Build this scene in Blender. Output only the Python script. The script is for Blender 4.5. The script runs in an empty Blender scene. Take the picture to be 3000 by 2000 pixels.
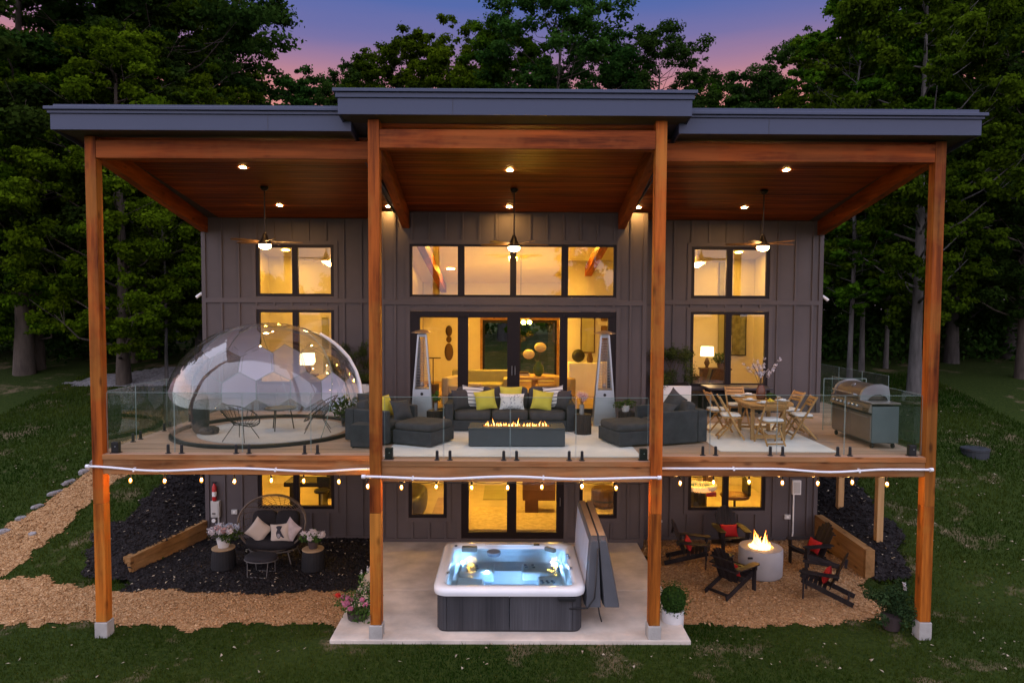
import bpy, math, random
import numpy as np
from mathutils import Matrix, Vector, Euler
R_ = math.radians
rnd = random.Random(7)
SC = bpy.context.scene
COL = SC.collection

# ------------------------------------------------------------------ camera
cam = bpy.data.cameras.new('camera'); cam_o = bpy.data.objects.new('camera', cam); COL.objects.link(cam_o)
cam.lens = 24.0; cam.sensor_width = 36.0; cam.clip_end = 3000
def cam_matrix(pos, yaw, pitch, roll):
    F = Vector((math.sin(yaw)*math.cos(pitch), math.cos(yaw)*math.cos(pitch), -math.sin(pitch)))
    Rt = Vector((math.cos(yaw), -math.sin(yaw), 0)); D = F.cross(Rt)
    c, s = math.cos(roll), math.sin(roll)
    R2 = c*Rt + s*D; D2 = c*D - s*Rt
    M = Matrix((( R2.x, -D2.x, -F.x, pos[0]), (R2.y, -D2.y, -F.y, pos[1]), (R2.z, -D2.z, -F.z, pos[2]), (0, 0, 0, 1)))
    return M
cam_o.matrix_world = cam_matrix((0, -12, 5.883), 0.0045, 0.047, -0.0047)
SC.camera = cam_o

# ------------------------------------------------------------------ dusk sky
def lin(r, g, b):
    f = lambda c: (c/255/12.92) if c/255 <= .04045 else ((c/255+.055)/1.055)**2.4
    return (f(r), f(g), f(b), 1)
W = bpy.data.worlds.new('World'); SC.world = W; W.use_nodes = True
nt = W.node_tree; nt.nodes.clear()
wo = nt.nodes.new('ShaderNodeOutputWorld'); bg = nt.nodes.new('ShaderNodeBackground')
tc = nt.nodes.new('ShaderNodeTexCoord'); sx = nt.nodes.new('ShaderNodeSeparateXYZ'); rp = nt.nodes.new('ShaderNodeValToRGB')
mp = nt.nodes.new('ShaderNodeMapping'); mp.inputs['Scale'].default_value = (1.2, 1.2, 9)
nz = nt.nodes.new('ShaderNodeTexNoise'); nz.inputs['Scale'].default_value = 2.2; nz.inputs['Detail'].default_value = 5
ma = nt.nodes.new('ShaderNodeMath'); ma.operation = 'MULTIPLY_ADD'; ma.inputs[1].default_value = .03
ms = nt.nodes.new('ShaderNodeMath'); ms.operation = 'SUBTRACT'; ms.inputs[1].default_value = .015
L = nt.links.new
L(tc.outputs['Generated'], sx.inputs[0]); L(tc.outputs['Generated'], mp.inputs[0]); L(mp.outputs[0], nz.inputs['Vector'])
L(nz.outputs['Fac'], ma.inputs[0]); L(sx.outputs['Z'], ma.inputs[2]); L(ma.outputs[0], ms.inputs[0]); L(ms.outputs[0], rp.inputs[0])
L(rp.outputs[0], bg.inputs[0]); L(bg.outputs[0], wo.inputs[0])
stops = [(0, (186, 162, 182)), (.12, (200, 160, 172)), (.23, (222, 152, 142)), (.285, (218, 143, 138)), (.32, (176, 129, 152)), (.355, (123, 115, 166)),
         (.395, (86, 107, 172)), (.5, (78, 103, 172)), (1, (90, 110, 174))]
el = rp.color_ramp.elements
while len(el) < len(stops): el.new(.5)
for e, (p, c) in zip(el, stops): e.position = p; e.color = lin(*c)
bg.inputs[1].default_value = 0.76
# broad twilight glow (sun already down: very soft, very large)
sl = bpy.data.lights.new('sun', 'SUN'); so = bpy.data.objects.new('sun', sl); COL.objects.link(so)
sl.energy = 3.5; sl.angle = R_(170); sl.color = (.93, .92, 1.0)
so.rotation_euler = (R_(48), 0, R_(-24)); so.location = (0, -30, 40)

SC.view_settings.view_transform = 'Standard'; SC.view_settings.look = 'None'
SC.view_settings.exposure = 0.4; SC.view_settings.gamma = 1; SC.view_settings.use_curve_mapping = False
SC.render.engine = 'CYCLES'
cy = SC.cycles
cy.use_denoising = True
try: cy.denoiser = 'OPENIMAGEDENOISE'
except Exception: pass
cy.max_bounces = 7; cy.diffuse_bounces = 3; cy.glossy_bounces = 3; cy.transmission_bounces = 4; cy.transparent_max_bounces = 20
cy.caustics_reflective = False; cy.caustics_refractive = False; cy.sample_clamp_indirect = 3.0; cy.use_light_tree = True

# ------------------------------------------------------------------ layout constants (metres; z = 0 is the gravel by the posts)
ZD = 3.29                       # deck surface
XL, XR, PW = -7.37, 7.61, .19   # outer posts
CL, CR, YC = -2.36, 2.62, -.51  # centre posts
YW, YC_W = 5.30, 4.40           # wing wall, centre wall
WL, WR, CWL, CWR = -7.74, 7.93, -3.10, 3.30
SLAB = .22; YB = 12.5
def ceil_wing(y): return 8.15 + .14*(5.3-y)
def ceil_mid(y): return 8.20 + .165*(4.4-y)

# ------------------------------------------------------------------ helpers: meshes
class MB:
    def __init__(s): s.v = []; s.f = []; s.M = None
    def add(s, vs, fs):
        o = len(s.v)
        s.v += [tuple(s.M @ Vector(p)) for p in vs] if s.M else [tuple(p) for p in vs]
        s.f += [tuple(i+o for i in f) for f in fs]; return s
    def box(s, x0, x1, y0, y1, z0, z1):
        return s.add([(x0,y0,z0),(x1,y0,z0),(x1,y1,z0),(x0,y1,z0),(x0,y0,z1),(x1,y0,z1),(x1,y1,z1),(x0,y1,z1)],
                     [(0,3,2,1),(4,5,6,7),(0,1,5,4),(1,2,6,5),(2,3,7,6),(3,0,4,7)])
    def bar(s, a, b, w, h, up=(0,0,1)):
        a = Vector(a); b = Vector(b); d = (b-a).normalized(); u = Vector(up)
        sd = d.cross(u); sd = sd.normalized() if sd.length > 1e-4 else Vector((1,0,0)); u = sd.cross(d)
        vs = [p + sd*w/2*i + u*h/2*j for p in (a, b) for i, j in ((-1,-1),(1,-1),(1,1),(-1,1))]
        return s.add(vs, [(0,1,2,3),(7,6,5,4),(0,4,5,1),(1,5,6,2),(2,6,7,3),(3,7,4,0)])
    def tube(s, pts, r, n=8, cap=True, closed=False):
        pts = [Vector(p) for p in pts]; m = len(pts); rs = r if isinstance(r, (list, tuple)) else [r]*m
        vs = []; prev = None
        for i, p in enumerate(pts):
            if closed: t = pts[(i+1) % m]-pts[i-1]
            else: t = pts[min(i+1, m-1)]-pts[max(i-1, 0)]
            t = t.normalized() if t.length > 1e-9 else Vector((0,0,1))
            if prev is None:
                a = Vector((0,0,1)) if abs(t.z) < .9 else Vector((1,0,0)); u = t.cross(a).normalized()
            else:
                u = prev - t*prev.dot(t); u = u.normalized() if u.length > 1e-6 else t.orthogonal().normalized()
            prev = u; w = t.cross(u)
            vs += [p + (u*math.cos(2*math.pi*k/n)+w*math.sin(2*math.pi*k/n))*rs[i] for k in range(n)]
        fs = []
        for i in range(m if closed else m-1):
            j = (i+1) % m
            fs += [(i*n+k, i*n+(k+1) % n, j*n+(k+1) % n, j*n+k) for k in range(n)]
        if cap and not closed: fs += [tuple(range(n-1, -1, -1)), tuple((m-1)*n+k for k in range(n))]
        return s.add(vs, fs)
    def lathe(s, prof, n=20, c=(0,0,0), cap=True, sx=1, sy=1):
        vs = [(c[0]+r*sx*math.cos(2*math.pi*k/n), c[1]+r*sy*math.sin(2*math.pi*k/n), c[2]+z) for r, z in prof for k in range(n)]
        fs = [(i*n+k, i*n+(k+1) % n, (i+1)*n+(k+1) % n, (i+1)*n+k) for i in range(len(prof)-1) for k in range(n)]
        if cap: fs += [tuple(range(n-1,-1,-1)), tuple((len(prof)-1)*n+k for k in range(n))]
        return s.add(vs, fs)
    def prism(s, poly, z0, z1):
        n = len(poly)
        return s.add([(x,y,z0) for x,y in poly]+[(x,y,z1) for x,y in poly],
                     [tuple(range(n-1,-1,-1)), tuple(range(n,2*n))]+[(i,(i+1) % n,n+(i+1) % n,n+i) for i in range(n)])
    def ell(s, c, r, nu=14, nv=8, e1=1.0, e2=1.0):      # super-ellipsoid
        sp = lambda a, e: math.copysign(abs(a)**e, a)
        vs = []
        for j in range(nv+1):
            p = -math.pi/2+math.pi*j/nv
            for k in range(nu):
                t = 2*math.pi*k/nu
                vs.append((c[0]+r[0]*sp(math.cos(p),e1)*sp(math.cos(t),e2), c[1]+r[1]*sp(math.cos(p),e1)*sp(math.sin(t),e2), c[2]+r[2]*sp(math.sin(p),e1)))
        return s.add(vs, [(j*nu+k, j*nu+(k+1) % nu, (j+1)*nu+(k+1) % nu, (j+1)*nu+k) for j in range(nv) for k in range(nu)])
    def pillow(s, w, h, t, n=10):                       # in the xz plane, centre at origin, thickness along y
        vs = []; fs = []
        for sd in (1, -1):
            for j in range(n+1):
                for i in range(n+1):
                    u = 2*i/n-1; v = 2*j/n-1
                    k = (max(0, 1-abs(u)**2.6)*max(0, 1-abs(v)**2.6))**.5
                    pin = 1-.10*(1-abs(v)**2)*abs(u)**3; pin2 = 1-.10*(1-abs(u)**2)*abs(v)**3
                    vs.append((u*w/2*pin, sd*t/2*k, v*h/2*pin2))
            o = 0 if sd == 1 else (n+1)**2
            for j in range(n):
                for i in range(n):
                    q = [o+j*(n+1)+i, o+j*(n+1)+i+1, o+(j+1)*(n+1)+i+1, o+(j+1)*(n+1)+i]
                    fs.append(tuple(q if sd == -1 else q[::-1]))
        return s.add(vs, fs)
    def rings(s, sections):                             # closed loops of equal length, capped
        n = len(sections[0]); vs = [p for r in sections for p in r]
        fs = [(i*n+k, i*n+(k+1) % n, (i+1)*n+(k+1) % n, (i+1)*n+k) for i in range(len(sections)-1) for k in range(n)]
        fs += [tuple(range(n-1,-1,-1)), tuple((len(sections)-1)*n+k for k in range(n))]
        return s.add(vs, fs)
    def mesh(s, name):
        me = bpy.data.meshes.new(name); me.from_pydata(s.v, [], s.f); me.update(); return me
    def obj(s, name, mat, parent=None, smooth=False, bev=0, seg=2):
        return mkobj(name, s.mesh(name), mat, parent, smooth, bev, seg)

KIDS = {}
def adopt(o, parent):
    o.parent = parent; KIDS.setdefault(parent.name, []).append(o)
def mkobj(name, me, mat, parent=None, smooth=False, bev=0, seg=2):
    o = bpy.data.objects.new(name, me); COL.objects.link(o)
    if mat is not None and not me.materials: me.materials.append(mat)
    if parent is not None: adopt(o, parent)
    if smooth:
        me.polygons.foreach_set('use_smooth', [True]*len(me.polygons))
    if bev:
        b = o.modifiers.new('bevel', 'BEVEL'); b.width = bev; b.segments = seg; b.limit_method = 'ANGLE'
        me.polygons.foreach_set('use_smooth', [True]*len(me.polygons))
        b.harden_normals = True
    return o
def tag(o, label=None, cat=None, group=None, kind=None):
    if label: o['label'] = label
    if cat: o['category'] = cat
    if group: o['group'] = group
    if kind: o['kind'] = kind
    return o
def thing(name, label, cat, loc=(0,0,0), rz=0, group=None, rot=None, parent=None):
    o = bpy.data.objects.new(name, None); COL.objects.link(o); o.empty_display_size = .1
    o.location = loc; o.rotation_euler = rot if rot else (0, 0, rz)
    if parent is not None: adopt(o, parent)
    return tag(o, label, cat, group)
def part(name, parent):                                # an Empty that is itself a part
    o = bpy.data.objects.new(name, None); COL.objects.link(o); adopt(o, parent); o.empty_display_size = .05; return o
def dup(o, loc=None, rz=None, label=None, parent=None, scale=None, rot=None, group=None):
    kids = list(KIDS.get(o.name, []))
    c = o.copy(); COL.objects.link(c)
    if parent is not None: adopt(c, parent)
    if loc is not None: c.location = loc
    if rz is not None: c.rotation_euler = (0, 0, rz)
    if rot is not None: c.rotation_euler = rot
    if scale is not None: c.scale = scale
    if label: c['label'] = label
    if group: c['group'] = group
    for k in kids: dup(k, parent=c)
    return c
def npmesh(name, V, Fc, var=None):
    V = np.asarray(V, np.float32); Fc = np.asarray(Fc, np.int32); k = Fc.shape[1]
    me = bpy.data.meshes.new(name); me.vertices.add(len(V)); me.vertices.foreach_set('co', V.ravel())
    me.loops.add(Fc.size); me.loops.foreach_set('vertex_index', Fc.ravel())
    me.polygons.add(len(Fc)); me.polygons.foreach_set('loop_start', np.arange(0, Fc.size, k, dtype=np.int32))
    me.update(calc_edges=True); me.validate()
    if var is not None:
        a = me.attributes.new('var', 'FLOAT', 'FACE'); a.data.foreach_set('value', np.asarray(var, np.float32))
    return me

# ------------------------------------------------------------------ helpers: materials
def newmat(name):
    m = bpy.data.materials.new(name); m.use_nodes = True; t = m.node_tree
    b = t.nodes['Principled BSDF']; return m, t, b
def nd(t, typ, **k):
    n = t.nodes.new(typ)
    for a, v in k.items():
        if a in n.inputs: n.inputs[a].default_value = v
        else: setattr(n, a, v)
    return n
def coords(t, scale=(1,1,1), rand=True):
    tcn = nd(t, 'ShaderNodeTexCoord'); mpn = nd(t, 'ShaderNodeMapping'); mpn.inputs['Scale'].default_value = scale
    t.links.new(tcn.outputs['Object'], mpn.inputs[0])
    if rand:
        oi = nd(t, 'ShaderNodeObjectInfo'); vm = nd(t, 'ShaderNodeVectorMath', operation='SCALE'); vm.inputs[0].default_value = (13, 7, 19)
        t.links.new(oi.outputs['Random'], vm.inputs['Scale']); t.links.new(vm.outputs[0], mpn.inputs['Location'])
    return mpn.outputs[0]
def ramp(t, fac, stops):
    r = nd(t, 'ShaderNodeValToRGB'); e = r.color_ramp.elements
    while len(e) < len(stops): e.new(.5)
    for q, (p, c) in zip(e, stops): q.position = p; q.color = (*c[:3], 1)
    t.links.new(fac, r.inputs[0]); return r.outputs[0]
def noise(t, vec, scale, detail=4, rough=.55):
    n = nd(t, 'ShaderNodeTexNoise'); n.inputs['Scale'].default_value = scale; n.inputs['Detail'].default_value = detail; n.inputs['Roughness'].default_value = rough
    t.links.new(vec, n.inputs['Vector']); return n.outputs['Fac']
def bump(t, b, h, strength, dist=.02):
    n = nd(t, 'ShaderNodeBump'); n.inputs['Strength'].default_value = strength; n.inputs['Distance'].default_value = dist
    t.links.new(h, n.inputs['Height']); t.links.new(n.outputs[0], b.inputs['Normal'])
def M(name, col, rough=.6, metal=0, var=.15, scale=3, bmp=.15, bscale=50, spec=.4, stretch=(1,1,1), coat=0):
    m, t, b = newmat(name); v = coords(t, stretch)
    f = noise(t, v, scale)
    lo = [c*(1-var) for c in col]; hi = [min(1, c*(1+var)) for c in col]
    t.links.new(ramp(t, f, [(.3, lo), (.7, hi)]), b.inputs['Base Color'])
    b.inputs['Roughness'].default_value = rough; b.inputs['Metallic'].default_value = metal; b.inputs['Specular IOR Level'].default_value = spec
    if coat: b.inputs['Coat Weight'].default_value = coat
    if bmp: bump(t, b, noise(t, v, bscale, 3), bmp, .01)
    return m
def WOOD(name, dark, light, axis, rough=.55, knots=True, fine=9, contrast=1, alt=None):
    m, t, b = newmat(name)
    st = [fine, fine, fine]; st['xyz'.index(axis)] = .55
    v = coords(t, st); f = noise(t, v, 1.6, 7, .62)
    st2 = [3.2, 3.2, 3.2]; st2['xyz'.index(axis)] = .25
    f2 = noise(t, coords(t, st2), 1.0, 2)
    mx = nd(t, 'ShaderNodeMath', operation='MULTIPLY_ADD'); mx.inputs[1].default_value = .55; t.links.new(f2, mx.inputs[0])
    m2 = nd(t, 'ShaderNodeMath', operation='MULTIPLY'); m2.inputs[1].default_value = .5; t.links.new(f, m2.inputs[0]); t.links.new(m2.outputs[0], mx.inputs[2])
    mid = [(a+c)/2 for a, c in zip(dark, light)]
    colr = ramp(t, mx.outputs[0], [(.5-.17/contrast, dark), (.52, mid), (.5+.2/contrast, light)])
    if alt:                                            # lengths where the stain has weathered paler
        st4 = [.4, .4, .4]; st4['xyz'.index(axis)] = .42; af = ramp(t, noise(t, coords(t, st4), 1.0, 5, .7), [(.46, (0,0,0)), (.56, (.8,.8,.8))])
        am = nd(t, 'ShaderNodeMix', data_type='RGBA'); ac = ramp(t, mx.outputs[0], [(.34, [c*.45 for c in alt]), (.66, alt)])
        t.links.new(af, am.inputs[0]); t.links.new(colr, am.inputs[6]); t.links.new(ac, am.inputs[7]); colr = am.outputs[2]
    if knots:
        vo = nd(t, 'ShaderNodeTexVoronoi'); st3 = [3.4, 3.4, 3.4]; st3['xyz'.index(axis)] = 1.3
        t.links.new(coords(t, st3), vo.inputs['Vector']); vo.inputs['Scale'].default_value = 1.1
        kf = ramp(t, vo.outputs['Distance'], [(.06, (.25, .2, .17)), (.17, (1, 1, 1))])
        mm = nd(t, 'ShaderNodeMix', data_type='RGBA', blend_type='MULTIPLY'); mm.inputs[0].default_value = .8
        t.links.new(colr, mm.inputs[6]); t.links.new(kf, mm.inputs[7]); colr = mm.outputs[2]
    oi = nd(t, 'ShaderNodeObjectInfo'); hv = nd(t, 'ShaderNodeHueSaturation')
    mr = nd(t, 'ShaderNodeMapRange'); mr.inputs['To Min'].default_value = .82; mr.inputs['To Max'].default_value = 1.18
    t.links.new(oi.outputs['Random'], mr.inputs[0]); t.links.new(mr.outputs[0], hv.inputs['Value']); t.links.new(colr, hv.inputs['Color'])
    t.links.new(hv.outputs[0], b.inputs['Base Color']); b.inputs['Roughness'].default_value = rough; b.inputs['Specular IOR Level'].default_value = .14
    bump(t, b, f, .25, .004); return m
def EMIT(name, col, strength):
    m, t, b = newmat(name); t.nodes.remove(b); e = nd(t, 'ShaderNodeEmission'); e.inputs[0].default_value = (*col, 1); e.inputs[1].default_value = strength
    t.links.new(e.outputs[0], t.nodes['Material Output'].inputs[0]); return m
def GLASS(name, tint=(.9,.93,.92), refl=.12, rough=.0, edge=True):
    m, t, b = newmat(name); t.nodes.remove(b)
    tr = nd(t, 'ShaderNodeBsdfTransparent'); tr.inputs[0].default_value = (*tint, 1); gl = nd(t, 'ShaderNodeBsdfGlossy'); gl.inputs['Roughness'].default_value = rough
    mx = nd(t, 'ShaderNodeMixShader')
    if edge:
        lw = nd(t, 'ShaderNodeLayerWeight'); lw.inputs[0].default_value = .35
        mr = nd(t, 'ShaderNodeMapRange'); mr.inputs['To Min'].default_value = refl; mr.inputs['To Max'].default_value = min(1, refl+.55)
        t.links.new(lw.outputs['Facing'], mr.inputs[0]); t.links.new(mr.outputs[0], mx.inputs[0])
    else: mx.inputs[0].default_value = refl
    t.links.new(tr.outputs[0], mx.inputs[1]); t.links.new(gl.outputs[0], mx.inputs[2]); t.links.new(mx.outputs[0], t.nodes['Material Output'].inputs[0]); return m
def LEAF(name, dark, light, trans=.3, hue=.03):
    m, t, b = newmat(name); t.nodes.remove(b)
    at = nd(t, 'ShaderNodeAttribute', attribute_name='var'); oi = nd(t, 'ShaderNodeObjectInfo')
    c = ramp(t, at.outputs['Fac'], [(0, dark), (1, light)]); hv = nd(t, 'ShaderNodeHueSaturation')
    mr = nd(t, 'ShaderNodeMapRange'); mr.inputs['To Min'].default_value = .5-hue; mr.inputs['To Max'].default_value = .5+hue
    mv = nd(t, 'ShaderNodeMapRange'); mv.inputs['To Min'].default_value = .75; mv.inputs['To Max'].default_value = 1.2
    t.links.new(oi.outputs['Random'], mr.inputs[0]); t.links.new(oi.outputs['Random'], mv.inputs[0])
    t.links.new(mr.outputs[0], hv.inputs['Hue']); t.links.new(mv.outputs[0], hv.inputs['Value']); t.links.new(c, hv.inputs['Color'])
    d = nd(t, 'ShaderNodeBsdfDiffuse'); s = nd(t, 'ShaderNodeBsdfTranslucent'); mx = nd(t, 'ShaderNodeMixShader'); mx.inputs[0].default_value = trans
    t.links.new(hv.outputs[0], d.inputs[0]); t.links.new(hv.outputs[0], s.inputs[0])
    t.links.new(d.outputs[0], mx.inputs[1]); t.links.new(s.outputs[0], mx.inputs[2]); t.links.new(mx.outputs[0], t.nodes['Material Output'].inputs[0]); return m
# ================================================================== materials
m_post = WOOD('cedar_post', (.10,.022,.004), (.50,.145,.018), 'z', contrast=1.6, alt=(.44,.175,.028))
m_postu = WOOD('cedar_post_upper', (.085,.016,.003), (.46,.108,.014), 'z', contrast=1.7, alt=(.42,.15,.024))
m_beamx = WOOD('cedar_beam_x', (.085,.016,.003), (.42,.088,.012), 'x', contrast=1.6, alt=(.38,.10,.02))
m_rim = WOOD('deck_rim', (.09,.030,.009), (.37,.145,.05), 'x', contrast=1.7, alt=(.33,.17,.075))
m_beamy = WOOD('cedar_beam_y', (.09,.018,.003), (.36,.085,.012), 'y', contrast=1.3)
m_plank = WOOD('ceiling_plank', (.085,.016,.0025), (.29,.066,.009), 'x', knots=False, rough=.45, contrast=1.4)
m_deck = WOOD('deck_board', (.36,.22,.15), (.56,.38,.28), 'x', knots=False, fine=14)
m_timber = WOOD('retaining_timber', (.17,.085,.03), (.40,.22,.09), 'y')
m_pine = WOOD('pine_post', (.34,.19,.08), (.58,.37,.18), 'z')
m_siding = M('grey_siding', (.088,.074,.078), .65, var=.11, scale=1.1, bmp=.05, bscale=30)
m_fascia = M('fascia_metal', (.040,.053,.104), .5, var=.04, scale=.6, bmp=.02)
m_soffit = M('soffit_dark', (.045,.04,.038), .7, var=.1)
m_frame = M('dark_frame', (.013,.009,.011), .45, var=.1, bmp=.03, spec=.2)
m_black = M('black_metal', (.012,.012,.014), .4, metal=.0, var=.2, bmp=.05)
m_conc = M('concrete', (.58,.50,.43), .85, var=.26, scale=1.6, bmp=.25, bscale=22)
m_pier = M('pier_concrete', (.36,.34,.32), .9, var=.15, scale=5, bmp=.5, bscale=30)
m_glass_win = GLASS('window_glass', (.95,.95,.95), .085, edge=False)
m_glass_rail = GLASS('railing_glass', (.84,.92,.89), .06)
m_white = M('white_paint', (.78,.77,.76), .5, var=.04, bmp=.03)
m_pipe = M('white_conduit', (.8,.8,.86), .35, var=.05, bmp=.02)
m_steel = M('brushed_steel', (.36,.39,.43), .3, metal=.85, var=.06, scale=2, bmp=.05, stretch=(1,1,12))
m_dkfab = M('charcoal_fabric', (.042,.042,.048), .9, var=.22, scale=5, bmp=.5, bscale=160)
m_dkfab2 = M('charcoal_cushion', (.05,.046,.05), .9, var=.2, scale=5, bmp=.5, bscale=160)
m_terra = None
# ================================================================== terrain
def sstep(a): a = np.clip(a, 0, 1); return a*a*(3-2*a)
def H(x, y):
    x = np.asarray(x, float); y = np.asarray(y, float)
    t = np.maximum(0, y-1.3); S = .27*t*t/(t+.8); S = S/(1+(S/4.0)**4)**.25
    S = S + .05*np.sin(x*.6+1.3)*np.cos(y*.5)*np.clip((y-2)/4, 0, 1)
    k = np.clip((y-3.0)/2.3, 0, 1)
    xl = np.where(y < 3.0, -8.43, -8.43+.69*k); xr = np.full_like(y, 7.98)
    e = np.maximum(xl-x, x-xr)
    I = np.where(y < 2.7, 0, .34*sstep((y-2.7)/.5)) + np.where(y > 5.3, .10*(y-5.3), 0) + .10*k
    z = I + (S-I)*sstep(e/1.8)
    inside = e < 0
    z = np.where(inside & (y <= YB+.3), -.02, z)
    z = np.where(y > YB+.3, S, z)
    z = z + np.where(y < -1, -.012*(-1-y), 0)*1.0
    z = z + .17*sstep((.25-y)/.6)*sstep((4.4-np.abs(x))/1.2)
    return np.maximum(z, -1.2)
def hz(x, y): return float(H(np.array([x]), np.array([y]))[0])

def inpoly(px, py, poly):
    c = np.zeros(px.shape, bool); n = len(poly); j = n-1
    for i in range(n):
        xi, yi = poly[i]; xj, yj = poly[j]
        hit = ((yi > py) != (yj > py)) & (px < (xj-xi)*(py-yi)/(yj-yi+1e-12)+xi); c ^= hit; j = i
    return c
def wob(x, y, s=1.0):
    return .10*s*(np.sin(x*3.1+y*1.7)+.7*np.sin(y*4.3-x*2.2+1)+.5*np.sin(x*9.7+2)+.5*np.sin(y*11.3+x*5))
P_GRAV_L = [(-18,.45),(-3.06,.42),(-3.06,2.05),(-5.9,1.9),(-7.9,2.05),(-9.4,2.35),(-10.75,2.2),(-10.75,4.4),(-10.65,6.7),(-10.5,9.5),(-11.6,9.5),(-11.8,6.5),(-11.95,4.0),(-12.4,2.6),(-18,2.6)]
P_GRAV_R = [(3.16,.45),(4.5,.5),(6.3,.55),(7.3,.8),(7.55,1.3),(7.7,2.2),(7.95,2.8),(7.95,5.4),(3.16,5.4)]
P_MUL_L = [(-3.06,2.05),(-5.9,1.9),(-7.9,2.05),(-8.6,2.45),(-9.5,3.0),(-9.6,4.4),(-9.4,6.7),(-9.3,9.5),(-7.7,9.5),(-7.7,5.4),(-3.06,5.4)]
P_MUL_R = [(7.97,2.75),(8.5,2.72),(9.0,2.85),(9.35,4.5),(9.7,6.5),(9.9,9.5),(7.9,9.5),(7.9,5.3)]
P_DRIVE = [(-17.2,14.0),(-14,13.7),(-9.5,14.0),(-8.5,17.5),(-12,18.2),(-16,15.6)]
def region(x, y, poly, s=1.0):
    return inpoly(x+wob(x, y, s), y+wob(y+5, x-3, s), poly)
def axis(fine0, fine1, step, far):
    a = list(np.arange(fine0, fine1+1e-6, step)); g = step; p = fine1
    while p < far: g *= 1.35; p += g; a.append(p)
    g = step; p = fine0; b = []
    while p > -far: g *= 1.35; p -= g; b.append(p)
    return np.array(b[::-1]+a)
ax = axis(-14, 14, .2, 700); ay = axis(-2, 16, .2, 700)
gx, gy = np.meshgrid(ax, ay); gz = H(gx, gy)
for p_ in (P_GRAV_L, P_GRAV_R, P_MUL_L, P_MUL_R): gz = gz-.14*region(gx, gy, p_)*((gx > -8.9) & (gx < 9.2) & (gy > 2.5))
# hide the sheet below the sunken rooms
n, mm_ = gx.shape
idx = np.arange(n*mm_).reshape(n, mm_)
Fq = np.stack([idx[:-1,:-1], idx[:-1,1:], idx[1:,1:], idx[1:,:-1]], -1).reshape(-1, 4)
me = npmesh('lawn', np.stack([gx.ravel(), gy.ravel(), gz.ravel()], -1), Fq)
m_lawn, t, b = newmat('lawn_ground'); v = coords(t, (1,1,1), False)
f1 = noise(t, v, .35, 6, .6); f2 = noise(t, v, 14, 4); f3 = noise(t, v, .8, 5, .65)
c1 = ramp(t, f2, [(.3, (.016,.032,.005)), (.7, (.038,.056,.009))])
c2 = ramp(t, f2, [(.3, (.08,.062,.03)), (.7, (.19,.15,.09))])
mk = ramp(t, f3, [(.56, (0,0,0)), (.66, (1,1,1))])
mx = nd(t, 'ShaderNodeMix', data_type='RGBA'); t.links.new(mk, mx.inputs[0]); t.links.new(c1, mx.inputs[6]); t.links.new(c2, mx.inputs[7])
t.links.new(mx.outputs[2], b.inputs['Base Color']); b.inputs['Roughness'].default_value = 1; b.inputs['Specular IOR Level'].default_value = .1; bump(t, b, f2, .8, .05)
o = mkobj('lawn', me, m_lawn, smooth=True); tag(o, kind='structure')

def sheet(name, poly, lift, mat, step=.07, s=1.0):
    xs = [p[0] for p in poly]; ys = [p[1] for p in poly]
    a = np.arange(min(xs)-.4, max(xs)+.4, step); c = np.arange(min(ys)-.4, max(ys)+.4, step)
    X, Y = np.meshgrid(a, c); Z = H(X, Y)+lift
    cx = (X[:-1,:-1]+X[1:,1:])/2; cyy = (Y[:-1,:-1]+Y[1:,1:])/2
    k = region(cx, cyy, poly, s)
    ii = np.arange(X.size).reshape(X.shape)
    Fq = np.stack([ii[:-1,:-1], ii[:-1,1:], ii[1:,1:], ii[1:,:-1]], -1)[k]
    used = np.unique(Fq); mp_ = -np.ones(X.size, int); mp_[used] = np.arange(len(used))
    V = np.stack([X.ravel(), Y.ravel(), Z.ravel()], -1)[used]
    o = mkobj(name, npmesh(name, V, mp_[Fq]), mat, smooth=True); return tag(o, kind='structure')
def GRAN(name, cols, sc, bs=.8):
    m, t, b = newmat(name); v = coords(t, (1,1,1), False); vo = nd(t, 'ShaderNodeTexVoronoi'); vo.inputs['Scale'].default_value = sc; t.links.new(v, vo.inputs['Vector'])
    sp = nd(t, 'ShaderNodeSeparateColor'); t.links.new(vo.outputs['Color'], sp.inputs[0])
    t.links.new(ramp(t, sp.outputs[0], [(i/(len(cols)-1), c) for i, c in enumerate(cols)]), b.inputs['Base Color'])
    b.inputs['Roughness'].default_value = .95; b.inputs['Specular IOR Level'].default_value = .2
    iv = nd(t, 'ShaderNodeMath', operation='SUBTRACT'); iv.inputs[0].default_value = 1; t.links.new(vo.outputs['Distance'], iv.inputs[1]); bump(t, b, iv.outputs[0], bs, .03); return m
TAN = [(.21,.105,.042), (.38,.205,.09), (.52,.30,.14), (.28,.145,.06), (.62,.40,.22)]
MUL = [(.010,.0085,.009), (.022,.018,.019), (.014,.012,.013), (.035,.03,.031)]
m_grav = GRAN('tan_gravel', TAN, 38); m_mulch = GRAN('black_mulch', MUL, 30); m_drive = GRAN('grey_gravel', [(.16,.155,.16),(.25,.24,.25),(.3,.29,.3)], 12)
m_chip = GRAN('chip_tan', TAN, 14, 0); m_mchip = GRAN('chip_mulch', MUL, 10, 0); m_pale = GRAN('chip_pale', [(.3,.25,.18), (.5,.43,.33), (.36,.28,.18)], 9, 0)
sheet('gravel_path', P_GRAV_L, .016, m_grav); sheet('gravel_patio', P_GRAV_R, .016, m_grav)
sheet('mulch_bed', P_MUL_L, .028, m_mulch); sheet('mulch_bed', P_MUL_R, .028, m_mulch); sheet('driveway', P_DRIVE, .02, m_drive, .25, .6)

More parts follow.
